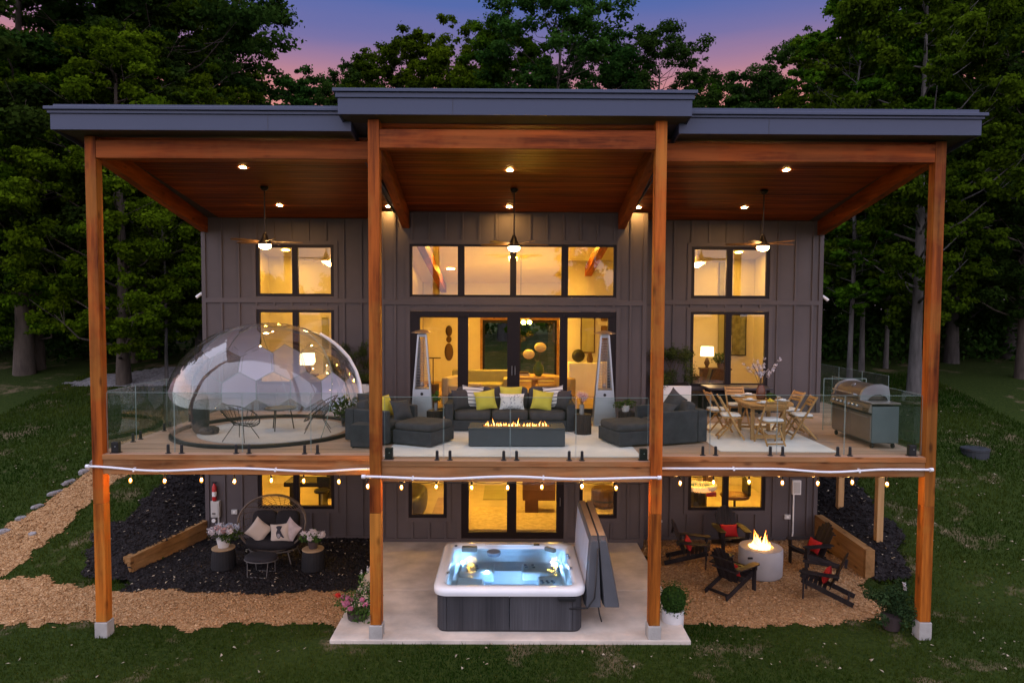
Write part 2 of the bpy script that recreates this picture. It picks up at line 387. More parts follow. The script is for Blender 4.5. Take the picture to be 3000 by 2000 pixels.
def scatter(name, polys, n, size, flat, mat, lift, seed, elong=1.0):
    rg = np.random.default_rng(seed); V = []; base = np.array([(1,0,0),(-.5,.85,0),(-.5,-.85,0),(0,0,1),(.1,0,-.7)])
    area = []
    for p in polys:
        xs = [q[0] for q in p]; ys = [q[1] for q in p]; area.append((max(xs)-min(xs))*(max(ys)-min(ys)))
    PX = []; PY = []
    for p, a in zip(polys, area):
        xs = [q[0] for q in p]; ys = [q[1] for q in p]; k = int(n*a/sum(area))
        x = rg.uniform(min(xs)-.15, max(xs)+.15, k); y = rg.uniform(min(ys)-.15, max(ys)+.15, k); ok = region(x, y, p) & (x > -14); PX.append(x[ok]); PY.append(y[ok])
    x = np.concatenate(PX); y = np.concatenate(PY); k = len(x); z = H(x, y)+lift
    x = x+rg.normal(0, .05, k); y = y+rg.normal(0, .05, k); s = size*rg.uniform(.4, 1.6, k); th = rg.uniform(0, 6.283, k); tl = rg.uniform(-.5, .5, (k, 2))
    B = np.repeat(base[None], k, 0).copy(); B[:,:,0] *= elong; B[:,:,2] *= flat; B += rg.uniform(-.18, .18, B.shape)*np.array([1,1,flat])
    c, sn = np.cos(th)[:,None], np.sin(th)[:,None]
    bx = B[:,:,0]*c-B[:,:,1]*sn; by = B[:,:,0]*sn+B[:,:,1]*c; bz = B[:,:,2]+bx*tl[:,:1]+by*tl[:,1:]
    V = np.stack([bx*s[:,None]+x[:,None], by*s[:,None]+y[:,None], bz*s[:,None]+z[:,None]], -1).reshape(-1, 3)
    Fb = np.array([(0,1,3),(1,2,3),(2,0,3),(1,0,4),(2,1,4),(0,2,4)])
    Fc = (Fb[None]+5*np.arange(k)[:,None,None]).reshape(-1, 3)
    return tag(mkobj(name, npmesh(name, V, Fc), mat), kind='stuff')
tag(scatter('loose_gravel', [P_GRAV_L, P_GRAV_R], 52000, .026, .45, m_chip, .02, 1, 1.3), 'loose tan gravel chips spread over the path and patio', 'gravel')
tag(scatter('mulch_chips', [P_MUL_L, P_MUL_R], 26000, .030, .35, m_mchip, .032, 2, 2.0), 'black shredded mulch chips covering the beds', 'mulch')
tag(scatter('pale_wood_chips', [P_MUL_L, P_MUL_R], 620, .022, .4, m_pale, .045, 3, 1.8), 'pale wood chips and leaves strewn on the black mulch', 'wood chips')

LAWN = [[(-17,2.4),(-12.2,2.8),(-12.2,9),(-13,13),(-17,13)],[(8.2,-1),(16,-1),(16,12),(10.2,10),(9.4,2.6)],[(-12,-1.4),(12,-1.4),(12,.3),(-12,.3)]]
tag(scatter('fallen_leaves', LAWN, 900, .020, .3, m_pale, .035, 6, 1.6), 'pale fallen leaves and twigs strewn over the lawn', 'leaves')
# grass blades on the near lawn
def grass():
    rg = np.random.default_rng(5); k = 280000
    x = rg.uniform(-17, 17, k); d = 10.0 + 18*rg.uniform(0, 1, k)**1.6; y = d-12
    ok = np.abs(x) < d*.80
    for p in (P_GRAV_L, P_GRAV_R, P_MUL_L, P_MUL_R, P_DRIVE): ok &= ~region(x, y, p)
    ok &= ~((x > -8.4) & (x < 8.0) & (y > 2.4)); ok &= ~((x > -3.1) & (x < 3.2) & (y > -.6))
    f3 = np.sin(x*1.3+y*.7)+np.sin(y*1.9-x*.8)+np.sin(x*.45+4)*1.2; keep = rg.uniform(0, 1, k) < np.clip(1.5-.42*f3, .25, 1); ok &= keep
    x = x[ok]; y = y[ok]; k = len(x); z = H(x, y); d = y+12
    s = (d/13)**.8; h = rg.uniform(.035, .085, k)*s; w = rg.uniform(.006, .011, k)*s*1.3; th = rg.uniform(0, 6.283, k); ln = rg.uniform(-.6, .6, (k, 2))*h[:,None]
    V = np.empty((k, 3, 3)); cx, sy = np.cos(th)*w, np.sin(th)*w
    V[:,0] = np.stack([x-cx, y-sy, z-.01], -1); V[:,1] = np.stack([x+cx, y+sy, z-.01], -1); V[:,2] = np.stack([x+ln[:,0], y+ln[:,1], z+h], -1)
    me = npmesh('grass', V.reshape(-1, 3), np.arange(3*k).reshape(k, 3), np.clip(.28*rg.uniform(0, 1, k)+.15*(f3[ok]+1.8), 0, 1))
    return me
m_grass = LEAF('grass_blade', (.013,.036,.004), (.066,.086,.014), .3, 0)
tag(mkobj('grass', grass(), m_grass), 'short dark green grass growing over the sloping lawn', 'grass', kind='stuff')

# concrete patio slab with a control joint
o = MB().box(-3.05, 3.15, -.55, 1.55, -.15, SLAB).obj('concrete_patio', m_conc, bev=.012); tag(o, kind='structure')
o = MB().box(-3.05, 3.15, 1.556, YC_W+.02, -.15, SLAB).obj('concrete_patio', m_conc, bev=.012); tag(o, kind='structure')
# stones edging the path
m_stone = M('edging_stone', (.26,.25,.26), .9, var=.25, scale=6, bmp=.5, bscale=18)
where = ['by the left edge of the picture', 'second from the left picture edge', 'third from the left picture edge', 'halfway up the gravel path', 'long and low beside the gravel path', 'close to the deck post', 'last one before the deck post', 'dark, lying in the middle of the path']
for i, (x, y, l, w, h, a) in enumerate([(-11.97,3.95,.42,.2,.13,.9),(-11.93,4.55,.3,.18,.1,1.2),(-11.9,5.1,.35,.16,.09,1.0),(-11.88,5.75,.5,.14,.11,1.25),(-11.86,6.3,.6,.16,.12,1.4),(-11.82,6.85,.36,.2,.16,1.1),(-11.78,7.5,.7,.2,.15,1.35),(-11.2,3.9,.22,.16,.08,.4)]):
    mb = MB(); rg = random.Random(i)
    mb.ell((0,0,0), (l*.42, w*.42, h*.6), 9, 5, .7, .7); mb.v = [(p[0]*(1+rg.uniform(-.15,.15)), p[1]*(1+rg.uniform(-.15,.15)), p[2]*(1+rg.uniform(-.2,.2))) for p in mb.v]
    o = mb.obj('edging_stone', m_stone); o.location = (x, y, hz(x, y)+.02); o.rotation_euler = (0, 0, a)
    tag(o, 'flat grey edging stone beside the gravel path, '+where[i], 'stone', 'stones along the gravel path')
# ================================================================== house
house = thing('house', 'grey board-and-batten house with dark window frames under a flat grey roof', 'house')
m_intw = M('interior_wall', (.72,.66,.52), .8, var=.03, bmp=0)
m_intc = M('interior_ceiling', (.74,.68,.55), .8, var=.03, bmp=0)
m_intfl = WOOD('interior_floor', (.25,.15,.07), (.42,.28,.15), 'x', knots=False)
m_lowfl = M('lower_floor', (.48,.40,.28), .6, var=.08, bmp=.1)
def wall(x0, x1, y, z0, z1, holes, t=.14, mat=m_siding, name='wall', parent=house):
    xs = sorted({x0, x1, *[h[0] for h in holes], *[h[1] for h in holes]}); zs = sorted({z0, z1, *[h[2] for h in holes], *[h[3] for h in holes]})
    solid = lambda i, j: 0 <= i < len(xs)-1 and 0 <= j < len(zs)-1 and not any(h[0] <= (xs[i]+xs[i+1])/2 <= h[1] and h[2] <= (zs[j]+zs[j+1])/2 <= h[3] for h in holes)
    mb = MB()
    for i in range(len(xs)-1):
        for j in range(len(zs)-1):
            if not solid(i, j): continue
            a, b_, c, d = xs[i], xs[i+1], zs[j], zs[j+1]
            mb.add([(a,y,c),(b_,y,c),(b_,y,d),(a,y,d)], [(0,1,2,3)]); mb.add([(a,y+t,c),(b_,y+t,c),(b_,y+t,d),(a,y+t,d)], [(3,2,1,0)])
            if not solid(i-1, j): mb.add([(a,y,c),(a,y,d),(a,y+t,d),(a,y+t,c)], [(0,1,2,3)])
            if not solid(i+1, j): mb.add([(b_,y,c),(b_,y+t,c),(b_,y+t,d),(b_,y,d)], [(0,1,2,3)])
            if not solid(i, j-1): mb.add([(a,y,c),(a,y+t,c),(b_,y+t,c),(b_,y,c)], [(0,1,2,3)])
            if not solid(i, j+1): mb.add([(a,y,d),(b_,y,d),(b_,y+t,d),(a,y+t,d)], [(0,1,2,3)])
    return mb.obj(name, mat, parent)
def cut(z0, z1, blocks):        # the free stretches of z0..z1 left by blocks
    segs = [(z0, z1)]
    for a, b_ in blocks:
        out = []
        for s, e in segs:
            if b_ <= s or a >= e: out.append((s, e)); continue
            if a > s: out.append((s, a))
            if b_ < e: out.append((b_, e))
        segs = out
    return [(s, e) for s, e in segs if e-s > .03]
def battens(w, x0, x1, y, z0, z1, holes, x_start, step, band=None, trim=.1):
    for h in holes:             # flat casing round each opening
        a, b_, c, d = h; mb = MB(); T = y-.030
        mb.box(a-trim, a-.002, T, y-.001, c-trim, d+trim); mb.box(b_+.002, b_+trim, T, y-.001, c-trim, d+trim)
        mb.box(a-.002, b_+.002, T+.003, y-.001, d+.002, d+trim)
        if c > z0+.05: mb.box(a-.002, b_+.002, T+.003, y-.001, c-trim, c-.002)
        mb.obj('casing', m_siding, w)
    blocksz = []
    if band:
        MB().box(x0, x1, y-.037, y-.0012, band-.06, band+.06).obj('band_board', m_siding, w, bev=.004, seg=1); blocksz.append((band-.06, band+.06))
    MB().box(x0, x1, y-.028, y-.0012, z0, z0+.09).obj('base_board', m_siding, w)
    x = x_start
    while x < x1-.04:
        bl = list(blocksz)+[(z0-1, z0+.09)]+[(h[2]-trim, h[3]+trim) for h in holes if h[0]-trim-.03 < x < h[1]+trim+.03]
        for s, e in cut(z0, z1, bl):
            MB().box(x-.027, x+.027, y-.034, y-.0015, s, e).obj('batten', m_siding, w, bev=.004, seg=1)
        x += step
    for xx in (x0, x1):         # corner boards
        a, b_ = (xx, xx+.1) if xx == x0 else (xx-.1, xx)
        MB().box(a, b_, y-.038, y-.0014, z0, z1).obj('corner_board', m_siding, w)
def window(name, x0, x1, y, z0, z1, panes, fr=.075, zb=None, zt=None):
    """frame fills the opening; panes = list of (x0, x1)"""
    wd = part(name, house); zb = z0+fr if zb is None else zb; zt = z1-fr if zt is None else zt
    mb = MB(); ya, yb = y-.012, y+.075
    mb.box(x0+.002, x1-.002, ya, yb, z0+.002, zb); mb.box(x0+.002, x1-.002, ya, yb, zt, z1-.002)
    e = [x0+.002]+[q for p in panes for q in p]+[x1-.002]
    for i in range(0, len(e), 2): mb.box(e[i], e[i+1], ya, yb, zb, zt)
    mb.obj('frame', m_frame, wd)
    for i in range(2, len(e)-2, 2):
        if e[i+1]-e[i] > .11: MB().box((e[i]+e[i+1])/2-.006, (e[i]+e[i+1])/2+.006, ya-.006, ya-.0005, zb, zt).obj('mullion_seam', m_frame, wd)
    for a, b_ in panes:
        s = MB(); s.box(a, b_, ya-.004, ya+.006, zb-.012, zb-.0005); s.box(a, b_, ya-.004, ya+.006, zt+.0005, zt+.012)
        s.obj('sash_bead', m_frame, wd)
        MB().add([(a,y+.02,zb),(b_,y+.02,zb),(b_,y+.02,zt),(a,y+.02,zt)], [(0,1,2,3)]).obj('pane', m_glass_win, wd)
    return wd
# ---- wing and centre front walls, upper and lower storey in one plane each
hL = [(-6.38,-4.42,6.18,7.48), (-6.38,-4.42,3.95,5.85), (-6.40,-4.45,.76,2.15)]
hR = [(4.60,6.58,6.18,7.48), (4.60,6.58,3.95,5.85), (4.61,6.59,.76,2.15)]
hC = [(-2.38,2.565,6.17,7.43), (-2.37,2.575,ZD+.02,5.83), (-2.42,-1.49,.82,2.15), (-1.14,1.35,SLAB+.01,2.36), (1.73,2.64,.82,2.15)]
ZT = 8.14
w1 = wall(WL, CWL+.02, YW, -.1, ZT, hL); w2 = wall(CWR-.02, WR, YW, -.1, ZT, hR); w3 = wall(CWL, CWR, YC_W, SLAB-.12, 8.19, hC)
battens(w1, WL, CWL, YW, -.02, ZT-.01, hL, -7.25, .44, 6.08); battens(w2, CWR, WR, YW, -.02, ZT-.01, hR, 3.72, .44, 6.08)
battens(w3, CWL, CWR, YC_W, SLAB+.004, 8.17, hC, -2.73, .403, 6.04)
for i, h in enumerate(hL+hR):
    mid = (h[0]+h[1])/2-(.0 if i < 3 else .02); window('window', *h[:2], YW, h[2], h[3], [(h[0]+.08, mid-.075), (mid+.075, h[1]-.08)])
window('window', -2.38, 2.565, YC_W, 6.17, 7.43, [(-2.32,-1.23),(-1.07,.02),(.17,1.25),(1.41,2.5)], .055)
d = window('sliding_door', -2.37, 2.575, YC_W, ZD+.02, 5.83, [(-2.14,-1.23),(-.98,-.04),(.26,1.22),(1.41,2.38)], .1, ZD+.2, 5.68)
for x in (.075, .15): MB().tube([(x,YC_W-.015,4.30),(x,YC_W-.06,4.32),(x,YC_W-.06,4.5),(x,YC_W-.015,4.52)], .009, 6).obj('handle', m_steel, d)
MB().box(-2.2, -.98, YC_W-.05, YC_W-.013, 5.70, 5.76).obj('track_cover', m_frame, d); MB().box(1.32, 2.48, YC_W-.05, YC_W-.013, 5.70, 5.76).obj('track_cover', m_frame, d)
window('window', -2.42, -1.49, YC_W, .82, 2.15, [(-2.34,-1.57)]); window('window', 1.73, 2.64, YC_W, .82, 2.15, [(1.81,2.56)])
d = window('sliding_door', -1.14, 1.35, YC_W, SLAB+.01, 2.36, [(-.96,-.03),(.2,1.17)], .15, SLAB+.25, 2.26)
MB().tube([(1.26,YC_W-.015,1.12),(1.26,YC_W-.05,1.14),(1.26,YC_W-.05,1.3),(1.26,YC_W-.015,1.32)], .009, 6).obj('handle', m_steel, d)
MB().box(-1.14, 1.35, YC_W-.09, YC_W-.014, SLAB+.002, SLAB+.03).obj('threshold', m_steel, d)
# ---- sides, returns, back
sideL = MB().box(WL, WL+.14, YW+.14, YB, -.2, 8.1).obj('side_wall', m_siding, house); sideR = MB().box(WR-.14, WR, YW+.14, YB, -.2, 8.1).obj('side_wall', m_siding, house)
MB().box(CWL, CWL+.14, YC_W+.14, YW+.0, -.1, 8.2).obj('return_wall', m_siding, house); MB().box(CWR-.14, CWR, YC_W+.14, YW+.0, -.1, 8.2).obj('return_wall', m_siding, house)
for k in range(14):
    for x in (WL-.02, WR): MB().box(x, x+.02, YW+.42+k*.44, YW+.475+k*.44, -.1, 8.0).obj('batten', m_siding, sideL if x < 0 else sideR)
bh = [(-.95,1.72,3.35,5.5)]
wall(WL, WR, YB, -.1, 7.6, bh, name='back_wall')
for h in bh: window('rear_window', *h[:2], YB, h[2], h[3], [(-.87,.3),(.42,1.64)], .1)
MB().box(-1.03,1.80,YB-.06,YB-.032,5.5,5.6).obj('window_trim', m_timber, house); MB().box(-1.03,-.95,YB-.06,YB-.032,ZD,5.499).obj('window_trim', m_timber, house); MB().box(1.72,1.80,YB-.06,YB-.032,ZD,5.499).obj('window_trim', m_timber, house)
# ---- interior shells (rooms)
YI = YB-.01
iw = MB()
for x0, x1, y0, y1 in ((WL+.15, CWL-.05, YW+.145, 9.6), (CWR+.05, WR-.15, YW+.145, 9.6)):       # bedrooms
    iw.box(x0, x1, y1, y1+.08, ZD, 8.0)
    iw.box(x0, x0+.02, y0, y1, ZD, 8.1) if x0 < 0 else iw.box(x1-.02, x1, y0, y1, ZD, 8.1)
iw.box(CWL-.05, CWL+.02, YW+.145, YI-.02, ZD, 8.1); iw.box(CWR-.02, CWR+.05, YW+.145, YI-.02, ZD, 8.1)
iw.obj('interior_wall', m_intw, house)
wall(CWL+.03, CWR-.03, YB-.03, ZD, 7.3, bh, t=.02, mat=m_intw, name='interior_wall')
MB().box(CWL+.141, CWL+.155, YC_W+.145, YW+.145, .2, 8.1).obj('interior_wall', m_intw, house); MB().box(CWR-.155, CWR-.141, YC_W+.145, YW+.145, .2, 8.1).obj('interior_wall', m_intw, house)
MB().box(WL+.15, WR-.15, YW+.15, YI, ZD-.3, ZD-.006).obj('floor', m_intfl, house); MB().box(CWL+.15, CWR-.15, YC_W+.15, YW+.149, ZD-.3, ZD-.006).obj('floor', m_intfl, house)
def slope_slab(x0, x1, y0, y1, f, t, name, mat, parent=house, off=0):
    a, b_ = f(y0)+off, f(y1)+off
    return MB().add([(x0,y0,a),(x1,y0,a),(x1,y1,b_),(x0,y1,b_),(x0,y0,a+t),(x1,y0,a+t),(x1,y1,b_+t),(x0,y1,b_+t)],
                    [(0,3,2,1),(4,5,6,7),(0,1,5,4),(1,2,6,5),(2,3,7,6),(3,0,4,7)]).obj(name, mat, parent)
for x0, x1, f, y0 in ((WL+.15, CWL-.05, ceil_wing, YW+.145), (CWR+.05, WR-.15, ceil_wing, YW+.145), (CWL+.02, CWR-.02, ceil_mid, YC_W+.145)):
    slope_slab(x0, x1, y0, YI, f, .03, 'interior_ceiling', m_intc, off=-.05)
ll = MB()
ll.box(WL+.15, WR-.15, 9.8, 9.88, .2, 2.95)
for x in (CWL-.03, CWR-.03): ll.box(x, x+.06, YW+.145, 9.79, .2, 2.95)
ll.box(WL+.141, WL+.16, YW+.145, 9.79, .2, 2.95); ll.box(WR-.16, WR-.141, YW+.145, 9.79, .2, 2.95)
ll.obj('interior_wall', m_intw, house)
MB().box(WL+.16, WR-.16, YW+.15, 9.8, -.05, SLAB+.02).obj('floor', m_lowfl, house); MB().box(CWL+.15, CWR-.15, YC_W+.15, YW+.149, -.05, SLAB+.02).obj('floor', m_lowfl, house)
MB().box(WL+.16, WR-.16, YW+.15, 9.8, 2.85, 2.93).obj('interior_ceiling', m_intc, house); MB().box(CWL+.15, CWR-.15, YC_W+.15, YW+.149, 2.85, 2.93).obj('interior_ceiling', m_intc, house)
# ---- roof: three slabs with fascia, metal edge and soffit
roof = part('roof', house)
def roof_slab(x0, x1, yf, f, base, top, seams):
    zf = base
    a = f(yf)
    slope_slab(x0+.03, x1-.03, yf+.03, YB+.6, f, .30, 'roof_deck', m_fascia, roof, .03)
    MB().box(x0, x1, yf, yf+.028, zf, zf+.26).obj('fascia', m_fascia, roof)
    MB().box(x0-.035, x1+.035, yf-.03, yf+.05, zf+.262, top-.055).obj('drip_edge', m_fascia, roof, bev=.006, seg=1)
    MB().box(x0-.075, x1+.075, yf-.07, yf+.06, top-.053, top).obj('metal_edge', m_fascia, roof, bev=.006, seg=1)
    for s in seams: MB().box(s-.003, s+.003, yf-.003, yf-.0005, zf+.005, zf+.255).obj('fascia_joint', m_soffit, roof)
    for xa, sgn in ((x0, 1), (x1-.028, 1)):
        b_ = f(YB+.6)
        MB().add([(xa,yf+.029,zf),(xa+.028,yf+.029,zf),(xa+.028,YB+.6,b_),(xa,YB+.6,b_),(xa,yf+.029,top-.06),(xa+.028,yf+.029,top-.06),(xa+.028,YB+.6,b_+.34),(xa,YB+.6,b_+.34)],
                 [(0,3,2,1),(4,5,6,7),(0,1,5,4),(1,2,6,5),(2,3,7,6),(3,0,4,7)]).obj('side_fascia', m_fascia, roof)
roof_slab(-7.68, -2.66, -.4, ceil_wing, 8.85, 9.22, [-4.05]); roof_slab(2.84, 7.93, -.4, ceil_wing, 8.84, 9.20, [4.35])
roof_slab(-2.80, 2.97, -.72, ceil_mid, 9.04, 9.44, [-.93])
def soffit(x0, x1, y0, y1, z0, z1):
    MB().add([(x0,y0,z0),(x1,y0,z0),(x1,y1,z1),(x0,y1,z1),(x0,y0,z0+.015),(x1,y0,z0+.015),(x1,y1,z1+.015),(x0,y1,z1+.015)],
             [(0,3,2,1),(4,5,6,7),(0,1,5,4),(1,2,6,5),(2,3,7,6),(3,0,4,7)]).obj('soffit', m_soffit, roof)
soffit(-7.65, -2.7, -.37, .17, 8.86, 8.86); soffit(2.88, 7.9, -.37, .17, 8.85, 8.85); soffit(-2.77, 2.94, -.69, -.34, 9.045, 9.0)
soffit(-7.65, -7.3, .17, YW, 8.86, ceil_wing(YW)); soffit(7.55, 7.9, .17, YW, 8.85, ceil_wing(YW))
# ---- porch ceiling planks
def planks(x0, x1, y0, y1, f, name='porch_ceiling'):
    pc = part(name, house); n = int((y1-y0)/.135); w = (y1-y0)/n; me = None
    ang = math.atan2(f(y1)-f(y0), y1-y0)
    for i in range(n):
        y = y0+(i+.5)*w
        if me is None:
            mb = MB(); h = w/2-.0035; L_ = (x1-x0)/2
            mb.add([(-L_,-h,.02),(L_,-h,.02),(L_,h,.02),(-L_,h,.02),(-L_,-h+.004,0),(L_,-h+.004,0),(L_,h-.004,0),(-L_,h-.004,0)], [(4,7,6,5),(0,1,2,3),(0,4,5,1),(1,5,6,2),(2,6,7,3),(3,7,4,0)])
            o = mb.obj('plank', m_plank, pc); me = o.data
        else: o = mkobj('plank', me, None, pc)
        o.location = ((x0+x1)/2, y, f(y)); o.rotation_euler = (ang, 0, 0)
    z = f(y0)
    slope_slab(x0, x1, y0, y1, f, .005, 'backing', m_soffit, pc, .0215)
planks(-7.5, -2.42, .18, YW-.002, ceil_wing); planks(2.68, 7.75, .18, YW-.002, ceil_wing); planks(-2.41, 2.67, -.33, YC_W-.002, ceil_mid)

# ================================================================== timber frame
fr = thing('timber_frame', 'stained cedar posts and beams carrying the porch roof', 'timber frame')
def post(x0, y0, z0, z1, nm='post', w=PW, mat=None):
    p = MB().box(x0, x0+w, y0, y0+w, z0, z1).obj(nm, mat or m_post, fr, bev=.008); return p
for x_, y_, z0_, z1_ in ((XL, 0, .26, 8.85), (XR-PW, 0, .30, 8.84), (CL, YC, .46, 9.02), (CR-PW, YC, .46, 9.02)):
    post(x_, y_, z0_, 2.40); post(x_, y_, 2.403, z1_, 'upper_post', PW, m_postu)
MB().box(XL+PW+.002, CL+.05, .004, PW-.004, 8.47, 8.78).obj('beam', m_beamx, fr, bev=.008); MB().box(CR-.05, XR-PW-.002, .004, PW-.004, 8.47, 8.78).obj('beam', m_beamx, fr, bev=.008)
MB().box(CL+PW+.002, CR-PW-.002, YC+.004, YC+PW-.004, 8.55, 8.86).obj('beam', m_beamx, fr, bev=.008)
for (xa, ya, xb, yb, zb, f) in ((-7.28,.19,-7.66,YW,7.78,ceil_wing),(7.52,.19,7.85,YW,7.78,ceil_wing),(-2.27,YC+PW,-2.47,YC_W,7.80,ceil_mid),(2.53,YC+PW,2.68,YC_W,7.80,ceil_mid)):
    za = f(ya)-.36; mb = MB(); w = .085
    mb.add([(xa-w,ya,za),(xa+w,ya,za),(xb+w,yb,zb),(xb-w,yb,zb),(xa-w,ya,f(ya)-.01),(xa+w,ya,f(ya)-.01),(xb+w,yb,f(yb)-.01),(xb-w,yb,f(yb)-.01)],
           [(0,3,2,1),(4,5,6,7),(0,1,5,4),(1,2,6,5),(2,3,7,6),(3,0,4,7)]).obj('rafter_beam', m_beamy, fr, bev=.006)
# posts of the side deck
for x, y in ((8.75, 3.8), (8.75, 5.7)): post(x-.07, y, hz(x, y)-.3, ZD-.26, 'side_post', .15, m_pine)
# concrete piers
for x, y, z, lb in ((XL+PW/2,PW/2,.26,'below the leftmost cedar post'),(XR-PW/2,PW/2,.30,'below the rightmost cedar post'),(CL+PW/2,YC+PW/2,.46,'below the cedar post left of the hot tub'),(CR-PW/2,YC+PW/2,.46,'below the cedar post right of the hot tub')):
    o = MB().box(-.115, .115, -.115, .115, -z-.1+(SLAB+.05 if z > .4 else 0), -.004).obj('concrete_pier', m_pier, bev=.015); o.location = (x, y, z)
    tag(o, 'square concrete pier '+lb, 'pier', 'concrete piers under the porch posts')

# ================================================================== deck
deck = thing('deck', 'raised cedar-toned deck with horizontal boards and a timber edge', 'deck')
def boards(x0, x1, y0, y1):
    n = int((y1-y0)/.14); w = (y1-y0)/n; me = None
    for i in range(n):
        if me is None: o = MB().box(-(x1-x0)/2, (x1-x0)/2, -w/2+.003, w/2-.003, -.025, 0).obj('deck_board', m_deck, deck); me = o.data
        else: o = mkobj('deck_board', me, None, deck)
        o.location = ((x0+x1)/2, y0+(i+.5)*w, ZD)
boards(XL-.0, CL+.02, .012, YW-.03); boards(CL+.024, CR-.024, YC+.1, YC_W-.03); boards(CR-.02, XR, .012, YW-.03); boards(XR+.004, 8.95, 3.7, YB)
boards(WR+.02, 8.95, YB+.01, YB+.4)
MB().box(XL, XR, .2, YB, ZD-.09, ZD-.03).obj('subfloor', m_soffit, deck); MB().box(XR+.001, 8.88, 3.7, YB, ZD-.09, ZD-.03).obj('subfloor', m_soffit, deck); MB().box(CL+.03, CR-.03, YC+.2, .199, ZD-.09, ZD-.03).obj('subfloor', m_soffit, deck)
for x0, x1, y in ((XL+PW+.002, CL-.0, .0), (CR, XR-PW-.002, .0), (CL+PW+.002, CR-PW-.002, YC+.08)):
    MB().box(x0, x1, y-.02, y+.012, ZD-.09, ZD-.001).obj('edge_board', m_rim, deck, bev=.005)
    MB().box(x0, x1, y+.005, y+.06, ZD-.355, ZD-.094).obj('front_beam', m_rim, deck, bev=.006)
    MB().box(x0, x1, y+.064, y+.12, ZD-.35, ZD-.1).obj('front_beam', m_beamx, deck)
for x0, y0, y1 in ((XL+.0, .2, YW-.01), (XR-.06, .2, 3.68), (8.89, 3.7, YB)): MB().box(x0, x0+.05, y0, y1, ZD-.33, ZD-.04).obj('side_beam', m_beamy, deck)
MB().box(XR, 8.88, 3.64, 3.69, ZD-.33, ZD-.04).obj('side_beam', m_beamx, deck)
for y in (1.4, 2.8, 4.1): MB().box(XL+.06, XR-.07, y, y+.05, ZD-.33, ZD-.095).obj('joist', m_beamx, deck)
# ================================================================== glass railings
def railing(label, P, joints, spig, ends):
    """P(s) -> (x, y) along the run; joints = panel ends; spig = spigot positions"""
    rl = thing('glass_railing', label, 'railing', group='glass railings round the deck')
    for a, b_ in zip(joints[:-1], joints[1:]):
        (xa, ya), (xb, yb) = P(a+.006), P(b_-.006); z0, z1 = ZD+.02, ZD+1.085
        d = Vector((xb-xa, yb-ya)).normalized(); nx, ny = -d.y*.005, d.x*.005
        gp = MB().add([(xa,ya,z0),(xb,yb,z0),(xb,yb,z1),(xa,ya,z1)], [(0,1,2,3)]).obj('glass_panel', m_glass_rail, rl)
        e = MB(); e.bar((xa,ya,z1+.003), (xb,yb,z1+.003), .010, .006)
        for x, y in ((xa,ya),(xb,yb)): e.bar((x,y,z0), (x,y,z1), .004, .008, (-d.y, d.x, 0))
        e.obj('polished_edge', m_edge, gp)
    for s in spig:
        x, y = P(s); mb = MB(); mb.lathe([(.05,0),(.05,.012),(.028,.014),(.026,.15),(.018,.165)], 10, (x, y, ZD+.001)); mb.obj('spigot', m_black, rl, smooth=False)
    return rl
m_edge = M('glass_edge', (.20,.28,.27), .25, var=.05, bmp=0, spec=.6)
railing('glass railing along the deck front before the clear dome', lambda s: (s, .1), [-7.15,-5.95,-4.745,-3.525,-2.39], [-6.07,-5.83,-4.86,-4.63,-3.64,-3.41], 0)
railing('glass railing along the deck front before the sofa and fire table', lambda s: (s, -.36), [-2.13,-1.115,.03,1.156,2.40], [-1.226,-1.005,-.08,.14,1.046,1.267], 0)
railing('glass railing along the deck front before the dining table and grill', lambda s: (s, .1), [2.65,3.6,4.8,6.01,7.4], [3.48,3.71,4.69,4.91,5.9,6.12], 0)
railing('glass railing down the left side of the deck behind the dome', lambda s: (-7.26, s), [.25,1.25,2.45,3.65,5.1], [1.13,1.4,2.33,2.58,3.5,3.8], 0)
railing('glass railing down the right side of the deck behind the grill', lambda s: (7.48, s), [.25,1.4,2.6,3.7], [1.28,1.52,2.48,2.72], 0)
railing('glass railing of the side walkway right of the house', lambda s: (8.85, s), [3.8,5.0,6.2,7.4,8.6,9.8], [4.88,5.12,6.08,6.32,7.28,7.52,8.5,8.7], 0)
for x, y, lb in ((-7.02,.14,'by the leftmost post'),(-2.06,-.3,'by the post left of the fire table'),(2.33,-.3,'by the post right of the fire table'),(7.25,.14,'by the rightmost post')):
    t_ = thing('deck_speaker', 'small black weatherproof box on the deck '+lb, 'speaker', (x, y, ZD), group='black boxes at the deck posts')
    MB().box(-.065,.065,-.05,.05,.012,.20).obj('housing', m_black, t_, bev=.012); MB().box(-.08,.08,-.06,.06,.001,.012).obj('foot', m_black, t_)
    MB().lathe([(.012,0),(.012,.006)], 8).obj('stud', m_steel, t_).matrix_local = Matrix.Translation((.01,-.05,.12)) @ Matrix.Rotation(R_(90), 4, 'X')

# ================================================================== white conduits
def conduit(label, pts, y):
    c = thing('conduit_tube', label, 'conduit', group='white tubes along the deck edge')
    mb = MB(); P = []
    for i in range(len(pts)-1):
        for k in range(6):
            a = k/6; a2 = (1-math.cos(a*math.pi))/2; P.append((pts[i][0]*(1-a)+pts[i+1][0]*a, y, pts[i][1]*(1-a2)+pts[i+1][1]*a2))
    P.append((pts[-1][0], y, pts[-1][1]))
    mb.tube(P, .021, 8).obj('tube', m_pipe, c, smooth=True)
    for p in (P[0], P[-1]): MB().lathe([(.034,-.03),(.034,.03)], 10).obj('end_cap', m_pipe, c).matrix_local = Matrix.Translation(p) @ Matrix.Rotation(R_(90), 4, 'Y')
    for p in P[4::11]: MB().box(p[0]-.014, p[0]+.014, y-.026, y+.05, p[2]-.03, p[2]+.03).obj('clip', m_pipe, c)
conduit('white conduit tube along the left deck edge', [(-7.42,3.085),(-6.2,3.01),(-4.83,3.06),(-3.4,3.01),(-2.42,3.06)], -.045)
